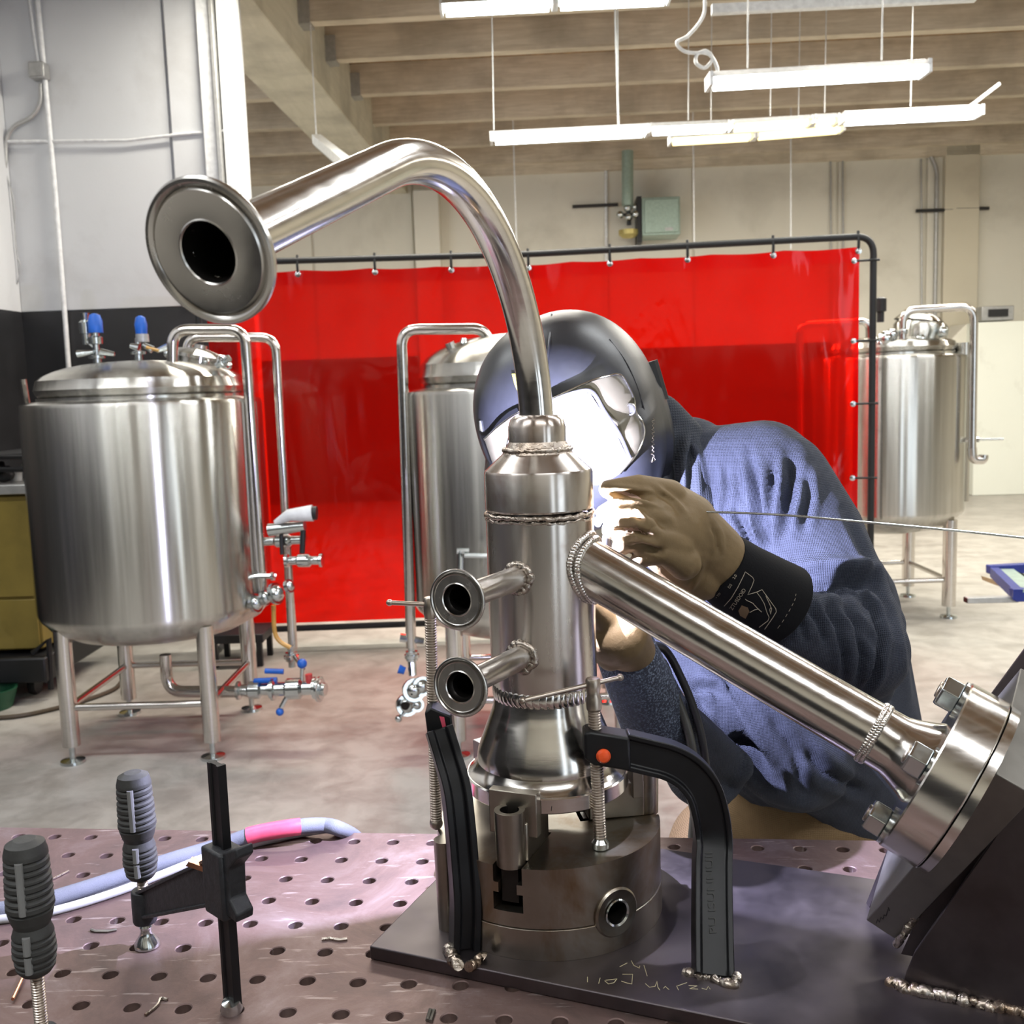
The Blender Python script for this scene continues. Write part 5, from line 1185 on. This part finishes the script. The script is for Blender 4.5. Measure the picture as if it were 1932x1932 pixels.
# ---- torch and arc
tc = thing('welding_torch', 'black welding torch and cable held behind the tube, running down past the blue shirt', 'torch', at(1150, 1080, 1.25))
ARCP = at(1128, 984, 1.222)
link('torch_body', MB().tube([ARCP + V((.012, .012, -.014)), at(1142, 1050, 1.25), at(1150, 1110, 1.262)], [.004, .010, .011], 14), BLACKM, tc)
link('torch_handle', MB().tube([at(1150, 1105, 1.262), at(1160, 1175, 1.262), at(1195, 1235, 1.262)], .012, 14), BLACKM, tc)
link('torch_cable', MB().tube(spline([at(1195, 1235, 1.262), at(1245, 1245, 1.33), at(1270, 1300, 1.335), at(1296, 1370, 1.33), at(1308, 1430, 1.33), at(1312, 1500, 1.36), at(1300, 1640, 1.45)]), .0062, 12), plain('grey_cable', (.06, .06, .055), .4), tc)
link('torch_cable', MB().tube(spline([at(1200, 1225, 1.27), at(1250, 1222, 1.335), at(1288, 1285, 1.34), at(1316, 1360, 1.335), at(1330, 1430, 1.335), at(1335, 1500, 1.37), at(1330, 1640, 1.46)]), .0055, 12), BLACKM, tc)
rod = [at(1132, 975, 1.21), at(1250, 965, 1.225), at(1340, 966, 1.20), at(1480, 972, 1.16), at(1640, 986, 1.12), at(1800, 1001, 1.08), at(1990, 1021, 1.03)]
small('filler_rod', MB().tube(spline(rod), .0013, 8), ZINC, 'long thin steel filler rod held by the left glove, reaching the right edge', 'rod')
ao = MB().sphere(ARCP, .0045, 16, (1, 1, 1.4)); small('welding_arc', ao, ARC, 'blinding white welding arc at the seam behind the tube', 'arc')
pl_ = bpy.data.lights.new('arc_light', 'POINT'); pl_.energy = 100; pl_.color = (.66, .67, 1.0); pl_.shadow_soft_size = .0015
po = bpy.data.objects.new('arc_light', pl_); COL.objects.link(po); po.location = V((.0375, 1.2150, ARCP.z + .004))
pl2 = bpy.data.lights.new('glove_fill_light', 'POINT'); pl2.energy = 8; pl2.color = (.80, .80, 1.0); pl2.shadow_soft_size = .004  # extra point light added beside the seam to brighten the glove fingers
po2 = bpy.data.objects.new('glove_fill_light', pl2); COL.objects.link(po2); po2.location = at(1130, 972, 1.180)
# ================================================================== MARKS AND WRITING
def surf(p, tree, off, near=1.25):
    d = ray(*p).normalized(); hit, no, ii, dist = tree.ray_cast(EYE, d)
    if hit is None: hit, no, ii, dist = tree.find_nearest(EYE + d * near); 
    return hit - d * off
def strokes(name, LL, tree, r, mat, parent, off=.0002):
    m = MB()
    for L in LL:
        P = [V((a[0], a[1], 0)) for a in L]; Q = []
        for a, b in zip(P, P[1:]):
            k = max(1, int((b - a).length / 5)); Q += [a.lerp(b, i / k) for i in range(k)]
        Q.append(P[-1]); m.tube([surf((q.x, q.y), tree, off) for q in Q], r, 5)
    return link(name, m, mat, parent, sharp=60)
def words(name, txt, o_px, ang, size, tree, mat, parent, off=.0004, th=.0004, squash=1.0):
    c = bpy.data.curves.new(name, 'FONT'); c.body = txt; c.size = size; c.resolution_u = 3
    o = bpy.data.objects.new(name, c); COL.objects.link(o); me = bpy.data.meshes.new_from_object(o.evaluated_get(bpy.context.evaluated_depsgraph_get()))
    bpy.data.objects.remove(o); bpy.data.curves.remove(c); ca, sa = math.cos(math.radians(ang)), math.sin(math.radians(ang)); A, B = [], []
    for v in me.vertices:
        x, y = v.co.x * squash, v.co.y; q = (o_px[0] + x * ca - y * sa, o_px[1] - (x * sa + y * ca)); A.append(surf(q, tree, off + th)); B.append(surf(q, tree, off))
    k = len(A); F = [tuple(p.vertices) for p in me.polygons]; ed = {}
    for t_ in F:
        for a, b in zip(t_, t_[1:] + t_[:1]): ed[(a, b)] = 1
    m = MB().add(A + B, F + [tuple(i + k for i in t_[::-1]) for t_ in F] + [(a, b, b + k, a + k) for (a, b) in ed if (b, a) not in ed])
    bpy.data.meshes.remove(me); return link(name, m, mat, parent, sharp=0)
tc_ = bvh(cuffL)
z9 = lambda L: [(1330 + x / 9.66, 1050 + y / 9.66) for x, y in L]
strokes('logo', [z9(L) for L in ([(350, 905), (480, 760), (600, 560), (680, 400), (735, 280), (870, 380), (895, 430), (860, 530), (780, 695), (940, 650), (1040, 605), (1290, 950), (1300, 1010), (1240, 1110), (1090, 1325)],
    [(940, 650), (1010, 740), (1080, 860), (1130, 1020), (1170, 1110), (1150, 1170), (990, 1290)], [(735, 775), (760, 800), (870, 850), (960, 950), (1030, 1010)], [(815, 1020), (900, 975), (985, 955)],
    [(1110, 720), (1170, 850), (1215, 950), (1200, 1050), (1180, 970), (1200, 930)])], tc_, .00042, LINEN, cuffL)
strokes('stitching', [z9([a, ((a[0] + b[0]) / 2, (a[1] + b[1]) / 2)]) for a, b in zip([(1660, 680), (1650, 760), (1610, 850), (1560, 950), (1500, 1050), (1440, 1150), (1370, 1250)], [(1650, 760), (1610, 850), (1560, 950), (1500, 1050), (1440, 1150), (1370, 1250), (1280, 1370)])], tc_, .00025, LINEN, cuffL)
words('lettering', 'ZTUSDOID', z9([(500, 985)])[0], 56, 10.2, tc_, LINEN, cuffL, squash=.92)
words('lettering', '\u2022 TO', z9([(215, 770)])[0], 50, 6, tc_, LINEN, cuffL)
words('lettering', 'DS', z9([(450, 590)])[0], 55, 7.5, tc_, LINEN, cuffL)
words('lettering', '2.0', z9([(540, 420)])[0], 58, 7.5, tc_, LINEN, cuffL)
mm, _ = patch(z9([(670, 890), (780, 930), (810, 1000), (740, 1135), (640, 1080), (610, 990)]), tc_, .0006, .0005, 5); link('logo_flame', mm, BROWNP, cuffL, sharp=0)
tp_ = bvh(bpo); CH_ = plain('yellow_chalk', (.52, .46, .28), .9)
z3 = lambda L: [(1060 + x / 5.68, 1780 + y / 5.68) for x, y in L]
strokes('chalk_writing', [z3(L) for L in ([(620, 250), (700, 210)], [(745, 185), (770, 235), (830, 265), (835, 240)], [(880, 235), (915, 350)], [(275, 360), (275, 415)], [(410, 370), (395, 430)],
    [(460, 400), (500, 435), (560, 420), (590, 380), (470, 395)], [(640, 405), (700, 425), (750, 435), (760, 330), (650, 330)], [(895, 430), (940, 470), (1000, 460), (1020, 405), (1030, 470), (1050, 500)],
    [(1090, 480), (1110, 460), (1130, 480), (1150, 495)], [(1230, 455), (1250, 500)], [(1240, 455), (1340, 420)], [(1360, 450), (1450, 455), (1370, 485), (1460, 490)], [(1500, 480), (1550, 495), (1570, 460), (1590, 490)])], tp_, .00035, CH_, bpo)
sg = [(1232 + 2.5 * math.sin(k * 1.9) * (1 + .4 * math.sin(k * .7)), 790 + k * 2.3) for k in range(32)] + [(1236, 868), (1230, 872), (1232, 862)]
strokes('signature', [sg], hb, .00030, LINEN, hm, .0012)
ta_ = bvh(a1)
words('lettering', 'PU ISUNNUII', (1352, 1762), 93, 19, ta_, RUBBER, a1, off=.0000, th=.0012, squash=1.45)
tf_ = bvh([o for o in wk.children if o.name.startswith('base_flange')][0])
strokes('scribe_mark', [[(1009, 1521), (1009, 1529)], [(1041, 1521), (1040, 1530)], [(1009, 1532), (1009, 1536)]], tf_, .0004, BORE, wk)
tk_ = bvh([o for o in br.children if o.name.startswith('tilted_plate')][0])
strokes('marker_writing', [[(1653, 1742), (1656, 1734), (1659, 1740), (1662, 1731), (1666, 1734), (1668, 1726), (1672, 1728), (1675, 1716), (1678, 1718), (1676, 1712)]], tk_, .0005, BLACKM, br)
